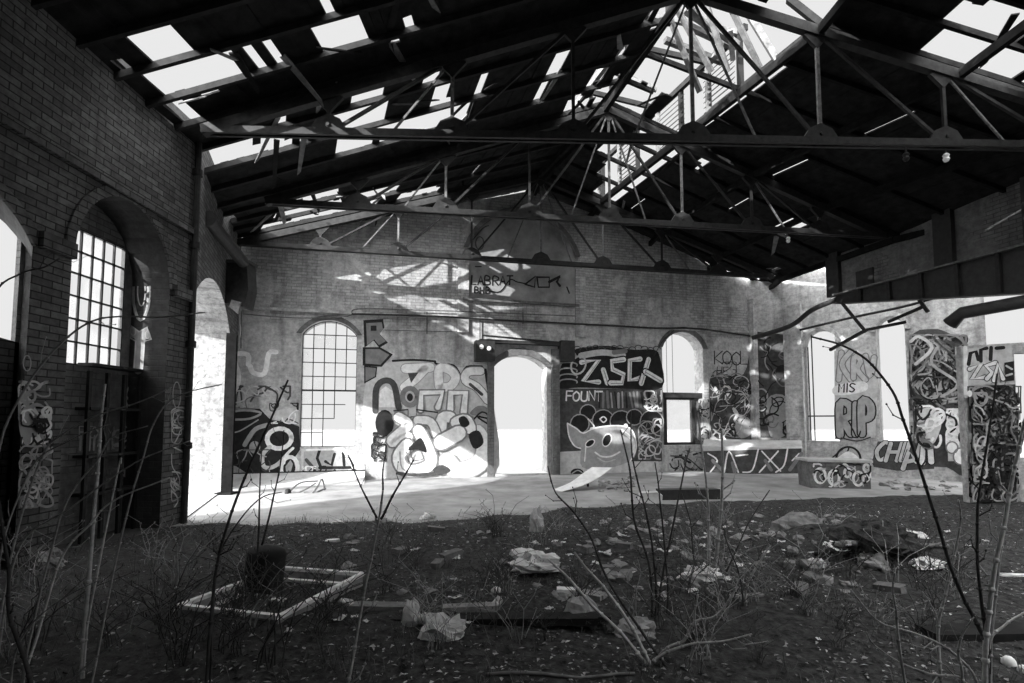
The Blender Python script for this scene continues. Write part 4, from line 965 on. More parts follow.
# right of the back window
g = G(BW).crop(640, 320, 4.27)
g.text('KOOL', 318, 135, 55, 5, 0, -.02, .05); g.text('HE', 325, 200, 32, 4, 0, .1, .2); g.scrib(310, 180, 410, 245, 7, 4, [0, 1], rg, 40)
g.fill([(298, 250), (330, 236), (440, 232), (476, 100), (486, 300), (486, 500), (400, 520), (310, 490), (296, 360)], 1, True)
g.fill([(400, 420), (440, 405), (478, 440), (470, 490), (420, 500)], 3, True)
g.ell(345, 245, 18, 14, 5, 2); g.ell(410, 240, 22, 12, 5, 2); g.st([(320, 290), (335, 310), (360, 280), (385, 295), (370, 320)], 13, 5); g.scrib(300, 240, 470, 500, 60, 4, [0, 0, 1, 3, 4], rg, 70); g.st([(395, 380), (410, 400), (400, 425)], 14, 4)
g.scrib(290, 440, 400, 540, 12, 5, [4, 5, 0], rg, 40); g.build(WB, 'dark scribbled patch under a thin black tag')
g = G(BW).crop(640, 320, 4.27)
g.scrib(120, 560, 280, 650, 26, 7, [0, 1, 3], rg, 60); g.st([(130, 580), (200, 590), (260, 640)], 6, 1); g.scrib(250, 340, 292, 540, 16, 5, [0, 4, 1], rg, 40); g.build(WB, 'black scrawl below the round topped right window')
g = G(RW).crop(690, 280, 3.105)
g.fill([(205, 160), (300, 170), (318, 310), (326, 490), (205, 490)], 1); g.fill([(240, 370), (300, 365), (305, 470), (250, 485)], 3, True); g.ell(288, 285, 22, 22, None, 0); g.scrib(205, 180, 320, 480, 40, 4, [0, 0, 2, 3], rg, 40); g.build(WR, 'dark and grey scribbles in the far corner')
# RIP pier
g = G(RW).crop(690, 280, 3.105)
g.fill([(448, 220), (560, 215), (585, 300), (575, 490), (450, 495)], 4)
for P in ([(462, 310), (470, 225)], [(500, 222), (472, 262), (500, 310)], [(508, 305), (510, 240), (530, 250), (520, 278), (545, 310)], [(545, 235), (560, 300), (572, 240)]): g.bub([P], 13, 3, 4, 2)
g.fill([(450, 330), (540, 315), (545, 345), (455, 358)], 5, True); g.text('MIS', 462, 322, 26, 4, 0, .05, .25)
g.bub([[(466, 482), (466, 384), (496, 390), (498, 420), (472, 432)], [(476, 436), (500, 478)]], 20, 4, 3, 0)
g.bub([[(514, 384), (513, 480)]], 15, 4, 3, 0, False); g.bub([[(534, 478), (534, 376), (560, 388), (560, 424), (538, 434)]], 20, 4, 3, 0)
g.st([(505, 462), (520, 490), (530, 470)], 4, 0); g.st([(470, 490), (520, 500), (560, 488)], 4, 1); g.build(WR, 'large black outlined letters RIP on the pier between the two arches')
g = G(RW).crop(780, 420, 5.12)
g.ell(350, 200, 62, 62, 10, 0, 0, 3.1, 6.6); g.st([(290, 210), (340, 180), (352, 145)], 7, 0, False); g.st([(340, 180), (410, 200)], 7, 0, False); g.fill([(300, 190), (350, 160), (400, 190), (390, 205), (300, 206)], 5, True); g.st([(255, 205), (300, 165), (320, 150)], 6, 0)
g.fill([(470, 215), (500, 110), (690, 108), (780, 130), (790, 250), (600, 260), (480, 240)], 1)
g.text('CHILL', 480, 118, 90, 17, 4, .3, .1, .04, 4, 0); g.bub([[(630, 250), (660, 160), (700, 215)], [(640, 215), (690, 205)]], 20, 4, 4, 0, False); g.bub([[(730, 220), (735, 140), (770, 145), (775, 215)]], 24, 4, 5, 0, False); g.build(WR, 'pale slanting letters and a black arc low on the right wall')
g = G(RW).crop(884, 300, 3.107)
g.fill([(80, 130), (150, 90), (215, 110), (262, 150), (262, 520), (195, 520), (100, 500), (92, 380)], 1, True)
g.scrib(85, 110, 255, 340, 110, 5, [0, 0, 2, 3, 1], rg, 90); g.fill([(105, 350), (150, 335), (180, 380), (150, 450), (115, 400)], 4, True); g.scrib(100, 330, 190, 460, 16, 6, [5, 0, 2], rg, 50)
g.fill([(195, 370), (250, 340), (262, 500), (200, 500)], 4); g.scrib(195, 340, 260, 470, 26, 5, [0, 5, 5], rg, 40); g.ell(240, 485, 24, 26, None, 5); g.ell(212, 458, 18, 18, None, 5); g.ell(240, 485, 24, 26, 4, 2); g.ell(212, 458, 18, 18, 4, 2)
g.st([(85, 130), (110, 115), (150, 150), (100, 200)], 9, 4); g.st([(165, 150), (150, 200), (230, 260), (180, 300)], 8, 3); g.build(WR, 'dense dark swirls with two white bubbles, right of the arches')
g = G(SWl).crop(884, 300, 3.107)
g.fill([(250, 152), (395, 140), (400, 200), (330, 260), (255, 265)], 4); g.st([(252, 148), (254, 300)], 12, 5, False)
for P in ([(262, 200), (268, 165), (285, 160), (292, 185)], [(300, 190), (300, 155), (318, 150)], [(330, 185), (332, 148)], [(348, 150), (370, 148)]): g.st(P, 11, 0, False)
for P in ([(265, 215), (300, 200), (272, 245), (312, 240)], [(345, 195), (315, 205), (335, 225), (318, 245)], [(340, 250), (352, 200), (368, 245)]): g.bub([P], 12, 3, 5, 1, False)
g.fill([(372, 195), (402, 190), (402, 250), (375, 252)], 0); g.st([(378, 205), (395, 215)], 6, 4); g.st([(378, 235), (395, 230)], 6, 4)
g.fill([(256, 268), (405, 262), (410, 640), (285, 640), (270, 450)], 1); g.scrib(262, 270, 405, 620, 210, 5, [0, 0, 0, 0, 2, 1, 3], rg, 55); g.ell(248, 292, 8, 10, None, 5); g.scrib(262, 290, 300, 560, 20, 5, [3, 4], rg, 40); g.build(bpy.data.objects['wall_stub'], 'white letters over a mass of dark scribbles on the stub wall')
g = G(LW).crop(640, 320, 4.27)
g.fill([(270, 560), (690, 548), (690, 655), (280, 660)], 1)
for P in ([(290, 570), (330, 600), (300, 650)], [(360, 650), (380, 560), (420, 650)], [(440, 650), (480, 640), (505, 552)], [(520, 560), (600, 645)], [(590, 560), (510, 650)], [(630, 550), (615, 620), (580, 650)], [(650, 600), (680, 570)], [(410, 580), (460, 575)]): g.st(P, 6, 5)
for P in ([(310, 600), (350, 640)], [(395, 610), (405, 650)], [(535, 600), (560, 640)], [(640, 640), (690, 570)]): g.st(P, 14, 2)
g.build(lwb, 'slanting white outlines on black')
g = G(CB).crop(780, 420, 5.12)
for cx, cy, r in ((205, 285, 34), (275, 295, 34), (345, 270, 20), (400, 300, 32), (440, 245, 16)): g.ell(cx, cy, r * .8, r * 1.1, 13, 5); g.ell(cx + 4, cy, r * .35, r * .5, None, 2)
g.scrib(170, 225, 460, 340, 24, 7, [4, 5, 0], rg, 40); g.build(cbo, 'white bubble letters')
# left wall: window reveal figure, piers and recess
RVa = Vector((LX - .43, 6.0 - 6 + (k1 - 6.0), 0)); yk = LN.P(k1, 0).y - .0
RV = W((LX - .55, yk), (LX, yk))
g = G(RV).crop(8, 243, 3.105)
g.ell(413, 158, 24, 82, 9, 4); g.ell(415, 150, 12, 46, 4, 3); g.st([(398, 90), (425, 60), (440, 100), (438, 200), (412, 240)], 5, 3)
g.fill([(375, 290), (385, 258), (408, 276), (432, 262), (446, 300), (425, 305), (418, 398), (392, 396), (398, 305)], 3, True); g.st([(375, 292), (385, 258), (408, 276), (432, 262), (446, 300), (425, 305), (418, 398), (392, 396), (398, 305), (375, 292)], 5, 4, False); g.ell(390, 275, 8, 12, 3, 4); g.ell(434, 285, 6, 12, 3, 4); g.build(WL, 'pale painted figure with a ring head on the window reveal')
g = G(LN).crop(0, 340, 3.105)
g.scrib(58, 130, 150, 260, 22, 7, [3, 4, 4], rg, 60); g.fill([(60, 225), (110, 195), (148, 230), (140, 300), (80, 330), (55, 280)], 3, True); g.scrib(58, 210, 150, 330, 24, 7, [0, 0, 5], rg, 50); g.scrib(50, 330, 150, 520, 26, 6, [3, 3, 4], rg, 60); g.ell(70, 72, 12, 24, 4, 3); g.build(WL, 'pale scrawl down the dark brick pier between the arches')
g = G(LN).crop(0, 340, 3.105)
g.ell(548, 170, 12, 40, 4, 3); g.scrib(530, 210, 575, 540, 22, 4, [3, 4], rg, 50); g.build(WL, 'thin pale scribbles on the end pier')
g = G(LI).crop(0, 340, 3.105)
for i in range(6): g.st([(250 + i * 14, 300), (248 + i * 14, 340)], 9, 3)
g.text('FZXIM', 245, 270, 34, 5, 3, 0, .1); g.ell(405, 180, 18, 34, 9, 3); g.st([(380, 160), (420, 220)], 6, 3); g.ell(375, 445, 22, 26, 7, 3); g.scrib(345, 270, 430, 340, 10, 5, [2, 3], rg, 40); g.scrib(330, 400, 420, 480, 12, 5, [2, 3], rg, 40); g.build(WL, 'grey drips and letters in the recess below the window')
# ------------------------------------------------------------------ white window casement on the soil
P1, P2, P3, P4 = [gp(x, y, .17) for x, y in ((179, 606), (279, 617), (362, 574), (281, 568))]
wf = thing('window_frame', 'white painted timber window frame lying flat on the weedy soil', 'window frame', (P1 + P2 + P3 + P4) / 4 * 1.0)
cen = (P1 + P2 + P3 + P4) / 4
M_GREYW = plain('weathered_grey_paint', .3, .4, 10, .8)
for a, b in ((P1, P2), (P2, P3), (P3, P4), (P4, P1)):
    mb = MB(); mb.bar(a, b, .042, .03); mb.build('frame_rail', M_WHITE, wf)
    dn = Vector((0, 0, -.09)); mb = MB(); mb.bar(a + dn, b + dn, .02, .14); mb.build('side_board', M_GREYW, wf, label='grey weathered side board')
    k = .87; d2 = Vector((0, 0, -.085)); ia, ib = cen + (a - cen) * k + d2, cen + (b - cen) * k + d2
    mb = MB(); mb.bar(ia, ib, .05, .03); mb.build('inner_rail', M_WHITE, wf)
# black bin standing at its far corner
p = on(262, 588); bb = thing('plastic_bin', 'upturned black plastic bin standing at the far corner of the white window frame', 'bin', p)
Mr = Matrix.Rotation(.1, 3, 'Y') @ Matrix.Rotation(-.06, 3, 'X')
mb = MB(); prof = [(.0, .0), (.165, .0), (.172, .05), (.165, .3), (.15, .345), (.1, .37), (0, .38)]
mb.lathe(prof, p, Mr, 20); mb.build('body', plain('matt_black_plastic', .02, .3, 5, .7), bb, True)
mb = MB(); mb.lathe([(.165, 0), (.185, .01), (.185, .035), (.168, .04)], p, Mr, 20); mb.build('rim', M_BLACK, bb)
mb = MB(); mb.tube(smooth_path([p + Mr @ Vector(q) for q in ((-.16, -.03, .3), (-.12, -.12, .2), (0, -.2, .14), (.12, -.12, .2), (.16, -.03, .3))], 4), .006, 6); mb.build('handle', M_BLACK, bb)
# ------------------------------------------------------------------ litter pieces
LT_ = random.Random(77)
M_PAPER = plain('soiled_paper', .62, .3, 12, .9); M_PLAS = plain('dirty_white_plastic', .7, .25, 8, .5, .4); M_GREYP = plain('grey_rag', .3, .4, 9, .9)
M_STONE = plain('pale_rubble', .27, .4, 8, .95, bump=.4); M_STONE2 = plain('grey_rubble', .2, .4, 8, .95, bump=.4); M_BRK = plain('old_brick', .17, .4, 10, .95, bump=.4)
M_TIN = plain('tin_can_metal', .5, .3, 20, .35, .5, .6); M_BOTL = plain('brown_bottle_glass', .05, .2, 3, .15, .6)
def sheet(o, w, l, crump, rnd, m=M_PAPER, n=6, name='paper_sheet', rz=None, fold=0.0):
    mb = MB(); a = rnd.uniform(0, 6.3) if rz is None else rz; sd = rnd.uniform(0, 99); c, s_ = math.cos(a), math.sin(a)
    for j in range(n):
        for i in range(n):
            u, v = i / (n - 1) - .5, j / (n - 1) - .5
            e = noise.noise(Vector((u * 3 + sd, v * 3, sd))); x = u * w * (1 + .35 * e); y_ = v * l * (1 + .35 * noise.noise(Vector((v * 3, u * 3, sd))))
            z = .012 + crump * abs(noise.noise(Vector((u * 4.1 + sd, v * 4.1, 2.2)))) + fold * abs(u) * 2
            mb.v.append(Vector(o) + Vector((x * c - y_ * s_, x * s_ + y_ * c, z)))
    for j in range(n - 1):
        for i in range(n - 1): mb.f.append((j * n + i, j * n + i + 1, (j + 1) * n + i + 1, (j + 1) * n + i)); mb.m.append(0)
    return mb
def lump(o, sx, sy, sz, rnd, rough=.35, seg=(7, 10), flat=True):
    mb = MB(); sd = rnd.uniform(0, 99); nu, nv = seg[1], seg[0]; o = Vector(o)
    for j in range(nv + 1):
        th = math.pi * j / nv
        for i in range(nu):
            ph = 2 * math.pi * i / nu; d = Vector((math.sin(th) * math.cos(ph), math.sin(th) * math.sin(ph), math.cos(th)))
            k = 1 + rough * noise.noise(d * 1.7 + Vector((sd, 0, 0))) + rough * .6 * noise.noise(d * 4.5 + Vector((0, sd, 0))) + rough * .35 * noise.noise(d * 10 + Vector((0, 0, sd)))
            z = d.z * sz * k
            mb.v.append(o + Vector((d.x * sx * k, d.y * sy * k, max(z, -sz * .35) + sz * .33)))
    for j in range(nv):
        for i in range(nu): mb.f.append((j * nu + i, (j + 1) * nu + i, (j + 1) * nu + (i + 1) % nu, j * nu + (i + 1) % nu)); mb.m.append(0)
    return mb
def can(o, rnd, lbl, rz, r=.033, L=.12, m=M_TIN, name='tin_can', cat='can', group=None):
    t = thing(name, lbl, cat, o, group); M = Matrix.Rotation(rz, 3, 'Z') @ Matrix.Rotation(math.pi / 2 * .97, 3, 'Y'); c = Vector(o) + Vector((0, 0, r)) - M @ Vector((0, 0, L / 2))
    mb = MB(); mb.lathe([(r * .8, 0), (r, L * .06), (r, L * .45), (r * .93, L * .5), (r, L * .56), (r, L * .93), (r * .82, L)], c, M, 14); mb.build('body', m, t, True)
    mb = MB(); mb.lathe([(0, L * .985), (r * .7, L * .985), (r * .82, L * 1.01)], c, M, 14); mb.build('end_cap', M_WHITE, t); return t
SPEC = [('plastic_bag', 'crumpled pale bag standing upright at the edge of the concrete', 537, 531, .09, .07, .24, M_PAPER, .55), ('plastic_bag', 'large crumpled heap of white plastic on the soil before the doorway', 534, 568, .24, .18, .13, M_PLAS, .6),
 ('crumpled_bag', 'pale triangular crumpled bag lying on bare soil right of the white frame', 443, 636, .15, .12, .11, M_PAPER, .5), ('paper_cup', 'dented pale paper cup stuck in a tuft of dry grass', 411, 622, .07, .07, .13, M_PAPER, .3),
 ('rag', 'pale crumpled rag under the crossing bare stems', 636, 634, .14, .1, .09, M_GREYP, .5), ('plastic_bag', 'small round pale bag lying by the dark brick wall', 51, 566, .13, .1, .12, M_GREYP, .5), ('cardboard_box', 'squashed grey carton under the bare stems', 581, 620, .13, .12, .14, M_GREYP, .25),
 ('ball', 'round white ball in the near corner under the tall stems', 1009, 664, .04, .04, .045, M_WHITE, .06), ('ball', 'round white ball at the very edge of the picture', 1023, 671, .03, .03, .035, M_WHITE, .06), ('paper_scrap', 'small white round scrap above the dented cup', 496, 592, .05, .05, .04, M_PLAS, .3), ('plastic_bag', 'crumpled light bag in the rubble at the foot of the leaning stick', 700, 578, .2, .12, .09, M_PAPER, .5),
 ('plastic_bag', 'white crumpled paper by the long pole on the right', 927, 566, .16, .1, .07, M_PLAS, .6), ('plastic_bag', 'pale flattened bag behind the long pole', 905, 538, .3, .12, .06, M_PAPER, .6), ('crumpled_bag', 'grey crumpled bag at the end of the long pole', 874, 566, .14, .1, .1, M_GREYP, .5), ('foam_lump', 'small white foam lump at the mound', 816, 565, .1, .08, .06, M_PLAS, .4), ('plastic_bag', 'white litter bundle on the concrete edge', 428, 519, .12, .08, .08, M_PLAS, .5), ('crumpled_bag', 'white crumpled scrap on the concrete edge near the sunlit streak', 338, 523, .09, .06, .05, M_PLAS, .4), ('crumpled_bag', 'dark heap of sacking on the right hand mound', 872, 545, .42, .3, .2, M_SOIL, .4), ('crumpled_bag', 'grey rounded sack half buried in the mound', 800, 530, .32, .22, .17, M_STONE2, .35)]
for nm, lb, px, py, sx, sy, sz, m, rgh in SPEC:
    p = on(px, py); big = sx > .12
    tag(lump(p - Vector((0, 0, .01)), sx, sy, sz, LT_, rgh, (12, 18) if big else (8, 12)).build(nm, m, None, nm == 'ball'), lb, {'plastic_bag': 'bag', 'crumpled_bag': 'bag', 'paper_cup': 'cup', 'cardboard_box': 'box', 'paper_scrap': 'litter', 'foam_lump': 'litter'}.get(nm, nm))
for lb, px, py, rz in (('crushed tin can lying inside the white window frame', 279, 606, 2.9), ('tin can lying just outside the white frame beside the leaning stem', 346, 607, -.5), ('pale can lying before the long dark plank', 497, 607, 1.3), ('shiny can beside the dented paper cup', 425, 624, .35), ('dull can tucked under the squashed carton', 590, 627, 1.9)):
    can(on(px, py), LT_, lb, rz)
for lb, px, py, L, w, h, rz, m in (('short pale timber slat on the soil', 470, 610, .42, .09, .05, .06, M_STONE), ('long dark plank half sunk in the soil behind the pale bag', 490, 621, 1.6, .14, .05, -.12, M_WOOD), ('grey plank lying past the leaning stem', 377, 609, .45, .12, .05, .05, M_STONE2), ('white brick sized block in the soil', 568, 594, .2, .09, .06, -.1, M_WHITE), ('pale flat stone slab above the block', 592, 596, .22, .14, .04, -.6, M_STONE), ('small white chip of wood before the sunlit slab', 332, 541, .16, .08, .03, .2, M_WHITE), ('tilted white chip of board on the mound', 826, 530, .24, .07, .05, .9, M_WHITE), ('thin strip of board under the stick cluster', 745, 597, .3, .06, .03, .1, M_STONE), ('flat dark plank in the near corner beside the stems', 1000, 634, 1.1, .2, .05, .05, M_WOOD), ('thin white strip on the far right soil', 1016, 576, .3, .05, .03, -.15, M_WHITE)):
    p = on(px, py); mb = MB(); R_ = Matrix.Rotation(rz, 3, 'Z') @ Matrix.Rotation(LT_.uniform(-.06, .06), 3, 'Y'); mb.box(p + Vector((0, 0, h / 2 - .01)), (L, w, h), 0, 0, R_)
    mb.box(p + R_ @ Vector((L * .5, w * .1, h / 2 - .01)), (L * .12, w * .6, h * .7), 0, 0, R_); tag(mb.build('plank' if L > .25 else 'block', m), lb, 'plank' if L > .25 else 'block')
# long pole and rod on the right
for lb, a, b, r in (('long pale pole lying across the soil on the right', (842, 546), (950, 549), .03), ('thin dark pole lying just before the long pale pole', (815, 556), (935, 550), .02), ('long bare rod lying along the front edge of the soil', (486, 677), (636, 678), .012)):
    A, B = on(*a), on(*b); mb = MB(); n = 8; pts = []
    for i in range(n + 1):
        q = A.lerp(B, i / n); pts.append(Vector((q.x, q.y + .03 * math.sin(i), max(gz(q.x, q.y) + r, A.z * (1 - i / n) + B.z * i / n + r))))
    mb.tube(pts, [r * (1 - .3 * i / n) for i in range(n + 1)], 7); tag(mb.build('pole', M_WOOD2 if 'dark' not in lb else M_WOOD, None, True), lb, 'pole')
# countable small litter: copies of a few prototypes
def protos():
    out = {}
    z0 = (0, 0, 0)
    out['paper_scrap'] = [sheet(z0, .15, .11, .05, LT_).build('paper_scrap', M_PAPER), sheet(z0, .1, .13, .07, LT_).build('paper_scrap', M_PLAS), sheet(z0, .2, .1, .06, LT_, fold=.03).build('paper_scrap', M_PAPER)]
    out['rubble_chunk'] = [lump(z0, .1, .07, .06, LT_, .5, (5, 7)).build('rubble_chunk', M_STONE), lump(z0, .07, .08, .05, LT_, .6, (5, 6)).build('rubble_chunk', M_STONE2), lump(z0, .14, .09, .07, LT_, .5, (6, 8)).build('rubble_chunk', M_STONE)]
    b = MB(); b.prism([(-.11, -.05, 0), (.1, -.05, 0), (.115, .02, 0), (.1, .055, 0), (-.11, .05, 0)], (0, .004, .065)); out['brick'] = [b.build('brick', M_BRK)]
    return out
PR = protos()
LB = {'paper_scrap': ('pale scrap of paper or plastic lying loose on the dark soil', 'litter', 'paper scraps strewn over the soil'), 'rubble_chunk': ('small broken chunk of rubble lying on the ground', 'rubble', 'rubble chunks on the ground'), 'brick': ('loose dark brick lying among the rubble', 'brick', 'loose bricks on the soil')}
used = set()
def scatter(kind, px, py, sc):
    p = on(px, py); k = LT_.randrange(len(PR[kind])); o = PR[kind][k]
    if (kind, k) in used: o = o.copy(); C.objects.link(o)
    used.add((kind, k)); o.location = (p.x, p.y, p.z - .006); o.rotation_euler = (LT_.uniform(-.15, .15), LT_.uniform(-.15, .15), LT_.uniform(0, 6.3)); o.scale = (sc, sc, sc * LT_.uniform(.8, 1.2)); tag(o, *LB[kind])
for _ in range(95):
    px = LT_.choice((LT_.uniform(240, 1010), LT_.uniform(560, 900))); py = LT_.choice((LT_.uniform(528, 560), LT_.uniform(540, 640))); scatter('paper_scrap', px, py, LT_.uniform(.25, .75))
for _ in range(70): scatter('paper_scrap', LT_.choice((LT_.uniform(560, 800), LT_.uniform(380, 950))), LT_.uniform(515, 562), LT_.uniform(.2, .5))
for _ in range(120):
    px = LT_.choice((LT_.uniform(300, 900), LT_.uniform(590, 860))); py = LT_.choice((LT_.uniform(516, 548), LT_.uniform(520, 600))); 
    scatter('rubble_chunk', px, py, LT_.uniform(.3, .85))
for _ in range(22): scatter('rubble_chunk', LT_.uniform(600, 634), LT_.uniform(478, 492), LT_.uniform(.6, 1.4))
for _ in range(14): scatter('rubble_chunk', LT_.uniform(880, 960), LT_.uniform(482, 492), LT_.uniform(.5, 1.3))
for _ in range(16): scatter('brick', LT_.uniform(360, 940), LT_.uniform(520, 600), LT_.uniform(.85, 1.1))
# ------------------------------------------------------------------ leaf litter and dry grass (nobody could count these)
lf = random.Random(13)
M_LF = [plain('dead_leaf_dark', .08, .5, 20, .9), plain('dead_leaf', .15, .5, 20, .9), plain('dead_leaf_pale', .34, .4, 20, .9), plain('flake_pale', .6, .3, 20, .9)]
mb = MB()
for _ in range(30000):
    y = .9 + 8.6 * lf.random() ** 1.25; x = lf.uniform(max(-5.05, -1.05 * y - .3), 1.05 * y + .3)
    if y > yb(x) + .1: continue
    d = noise.noise(Vector((x * .9, y * 1.1, 5)))
    if d < lf.uniform(-.6, .25): continue
    z = gz(x, y) + .005; s = lf.uniform(.007, .026); a = lf.uniform(0, 6.3); c, sn = math.cos(a), math.sin(a); w = s * lf.uniform(.3, .6); h = lf.uniform(0, s * .8)
    f = lambda u, v, q: (x + u * c - v * sn, y + u * sn + v * c, z + q)
    m = 0 if lf.random() < .45 else (1 if lf.random() < .55 else (2 if lf.random() < .75 else 3))
    mb.poly([f(-s, 0, 0), f(0, -w, h * .5), f(s, 0, h * .2), f(0, w, h)], m)
mb.build('leaf_litter', M_LF, None, kind='stuff', label='dead leaves and flakes strewn over the soil', cat='leaf litter')
mb = MB()
for _ in range(2600):
    y = 1.3 + 7.2 * lf.random() ** 1.2; x = lf.uniform(max(-5.05, -1.05 * y), 1.05 * y)
    if y > yb(x) - .1 or noise.noise(Vector((x * 1.3, y * 1.3, 11))) < -.05: continue
    z = gz(x, y)
    for k in range(4):
        a = lf.uniform(0, 6.3); L = lf.uniform(.05, .2); o = Vector((x + lf.uniform(-.04, .04), y + lf.uniform(-.04, .04), z - .01)); w = Vector((math.cos(a + 1.57), math.sin(a + 1.57), 0)) * .0022
        mid = o + Vector((math.cos(a) * L * .3, math.sin(a) * L * .3, L * .7)); tip = o + Vector((math.cos(a) * L * .9, math.sin(a) * L * .9, L * lf.uniform(.3, .9)))
        m = 1 if lf.random() < .6 else 0
        mb.poly([o - w, o + w, mid + w * .7, mid - w * .7], m); mb.poly([mid - w * .7, mid + w * .7, tip], m)
mb.build('dry_grass', [M_LF[0], M_LF[1]], None, kind='stuff', label='thin dry grass growing through the litter', cat='grass')
# ------------------------------------------------------------------ bare saplings, stem by stem
M_ST = plain('dark_bark', .06, .4, 30, .8); M_STP = plain('pale_bark', .55, .3, 30, .75); M_STM = plain('grey_bark', .32, .4, 30, .8)
sp = random.Random(31)
def stem_mesh(P, r0, r1, twigs, rnd, tw_len=.22):
    mb = MB(); Q = smooth_path(P, 5); n = len(Q); rs = [r0 + (r1 - r0) * i / (n - 1) for i in range(n)]
    Q = [q + Vector((noise.noise(q * 5) * .006, 0, noise.noise(q * 6) * .006)) if 0 < i else q for i, q in enumerate(Q)]
    mb.tube(Q, rs, 6)
    for i in range(2, n - 1, 3):      # leaf scars / nodes
        d = (Q[i + 1] - Q[i]).normalized(); mb.tube([Q[i] - d * rs[i] * 1.2, Q[i], Q[i] + d * rs[i] * 1.2], [rs[i], rs[i] * 1.5, rs[i]], 6)
    for _ in range(twigs):
        i = rnd.randrange(int(n * .3), n - 1); d = (Q[i + 1] - Q[i]).normalized(); s = d.cross(Vector((0, 1, 0))).normalized() * rnd.choice((-1, 1))
        a = Q[i]; L = tw_len * rnd.uniform(.4, 1.2); b = a + (d * .6 + s * .7 + Vector((0, rnd.uniform(-.3, .3), 0))) * L * .5; c = b + (d * .8 + s * .3 + Vector((0, 0, .2))) * L * .5
        mb.tube([a, b, c], [rs[i] * .55, rs[i] * .42, rs[i] * .25], 5)
        for q in (b, c): mb.tube([q - d * rs[i] * .8, q, q + d * rs[i]], [rs[i] * .3, rs[i] * .9, rs[i] * .2], 5)
    return mb
def sapling(label, y, stems, group=None, cat='sapling'):
    """stems: (pixels, width px, material, twigs); all grow near the plane at distance y; a stem whose first point is None starts at the root"""
    allp = [s[0][0] for s in stems]; rx = sum(at(a, b, y).x for a, b in allp) / len(allp); root = Vector((rx, y, gz(rx, y)))
    t = thing('sapling', label, cat, root, group)
    for px, w, m, tw in stems:
        dy = sp.uniform(-.12, .12); P = [at(a, b, y + dy * i / len(px)) for i, (a, b) in enumerate(px)]
        if P[0].z > gz(P[0].x, P[0].y) + .06 and px[0][1] > 560:
            P = [Vector((P[0].x * .75 + rx * .25, y, gz(rx, y) - .02))] + P
        r = w / 2 / F * y; st_ = stem_mesh(P, r, r * .45, tw, sp, 26 / F * y); st_.build('stem', m, t, True)
    return t
D_, P_, M_ = M_ST, M_STP, M_STM
sapling('tall dark bare sapling between the plastic bin and the camera', 2.9, [([(206, 690), (215, 578), (225, 532), (245, 478), (265, 430), (288, 380)], 3.6, D_, 6), ([(215, 578), (226, 540), (258, 500), (282, 492)], 2.2, D_, 3)])
sapling('tall grey leaning sapling at the corner of the white frame', 2.7, [([(346, 700), (352, 660), (366, 584), (377, 530), (383, 490)], 4.4, M_, 2), ([(381, 519), (392, 497), (404, 476), (414, 458)], 2.6, D_, 3), ([(377, 518), (366, 497), (357, 478), (348, 455)], 2.2, D_, 2), ([(383, 490), (383, 470), (386, 452)], 2, D_, 1)])
sapling('thin dark sapling behind the white frame', 4.6, [([(258, 552), (259, 520), (260, 480), (262, 446)], 2, D_, 3), ([(262, 545), (273, 500), (281, 460), (284, 430)], 2, D_, 3)])
sapling('pale stems fanning from one root before the bright rubble', 3.3, [([(646, 664), (620, 632), (590, 603), (565, 575), (548, 558)], 4.2, P_, 0), ([(650, 664), (632, 628), (608, 592), (588, 570), (574, 552)], 4.4, P_, 0), ([(680, 690), (655, 650), (628, 612), (605, 574), (592, 540), (575, 514), (556, 492), (548, 466)], 3.2, D_, 4), ([(648, 666), (668, 652), (692, 644), (722, 641), (752, 634)], 3.2, M_, 3), ([(650, 666), (668, 648), (684, 640), (694, 622), (716, 616), (734, 592), (735, 588)], 3, M_, 2), ([(686, 690), (690, 660), (696, 640), (694, 616), (698, 594)], 3.4, M_, 2)])
sapling('tall dark stems rising in front of the animal head painting', 4.2, [([(651, 640), (652, 600), (648, 560), (634, 520), (630, 470), (620, 430)], 3.2, D_, 5), ([(653, 640), (656, 590), (650, 530), (640, 490), (632, 455), (631, 420)], 2.8, D_, 4), ([(656, 640), (660, 590), (672, 530), (682, 480), (690, 448)], 2.6, D_, 3), ([(660, 640), (668, 600), (664, 540), (660, 500), (655, 462)], 2.6, D_, 4)])
sapling('slender grey stems standing below the round topped right window', 5.2, [([(708, 590), (709, 550), (708, 500), (702, 450), (698, 412)], 3.2, M_, 5), ([(712, 590), (718, 540), (722, 490), (722, 430)], 4.2, M_, 3), ([(716, 590), (732, 560), (750, 520), (770, 490)], 2, D_, 3), ([(704, 590), (694, 560), (690, 520), (680, 490)], 2, D_, 3)])
sapling('small forked stick growing from the rubble left of the mound', 4.3, [([(746, 588), (756, 568), (766, 552), (771, 546)], 2.6, M_, 0), ([(742, 590), (738, 570), (728, 545), (724, 528)], 2, D_, 3)])
sapling('tall pale and dark stems crossing before the stub wall', 2.6, [([(985, 660), (988, 620), (993, 580), (1003, 528), (1013, 474), (1021, 440), (1030, 400)], 5.2, P_, 2), ([(986, 655), (980, 630), (962, 595), (945, 548), (929, 496), (914, 452), (903, 420), (893, 391), (866, 360), (838, 344), (812, 337)], 4, D_, 5), ([(988, 650), (981, 600), (977, 540), (978, 500), (988, 440), (997, 374)], 3.6, D_, 5), ([(990, 655), (1000, 560), (1008, 505), (1018, 460), (1028, 420)], 3.2, M_, 3), ([(988, 650), (1004, 626), (1026, 612)], 3.4, P_, 0)])
sapling('bent grey stem before the two white bubbles', 3.2, [([(938, 626), (944, 600), (950, 575), (960, 528), (961, 514), (958, 500)], 3, M_, 1), ([(938, 626), (930, 604), (922, 592)], 2, M_, 1)])
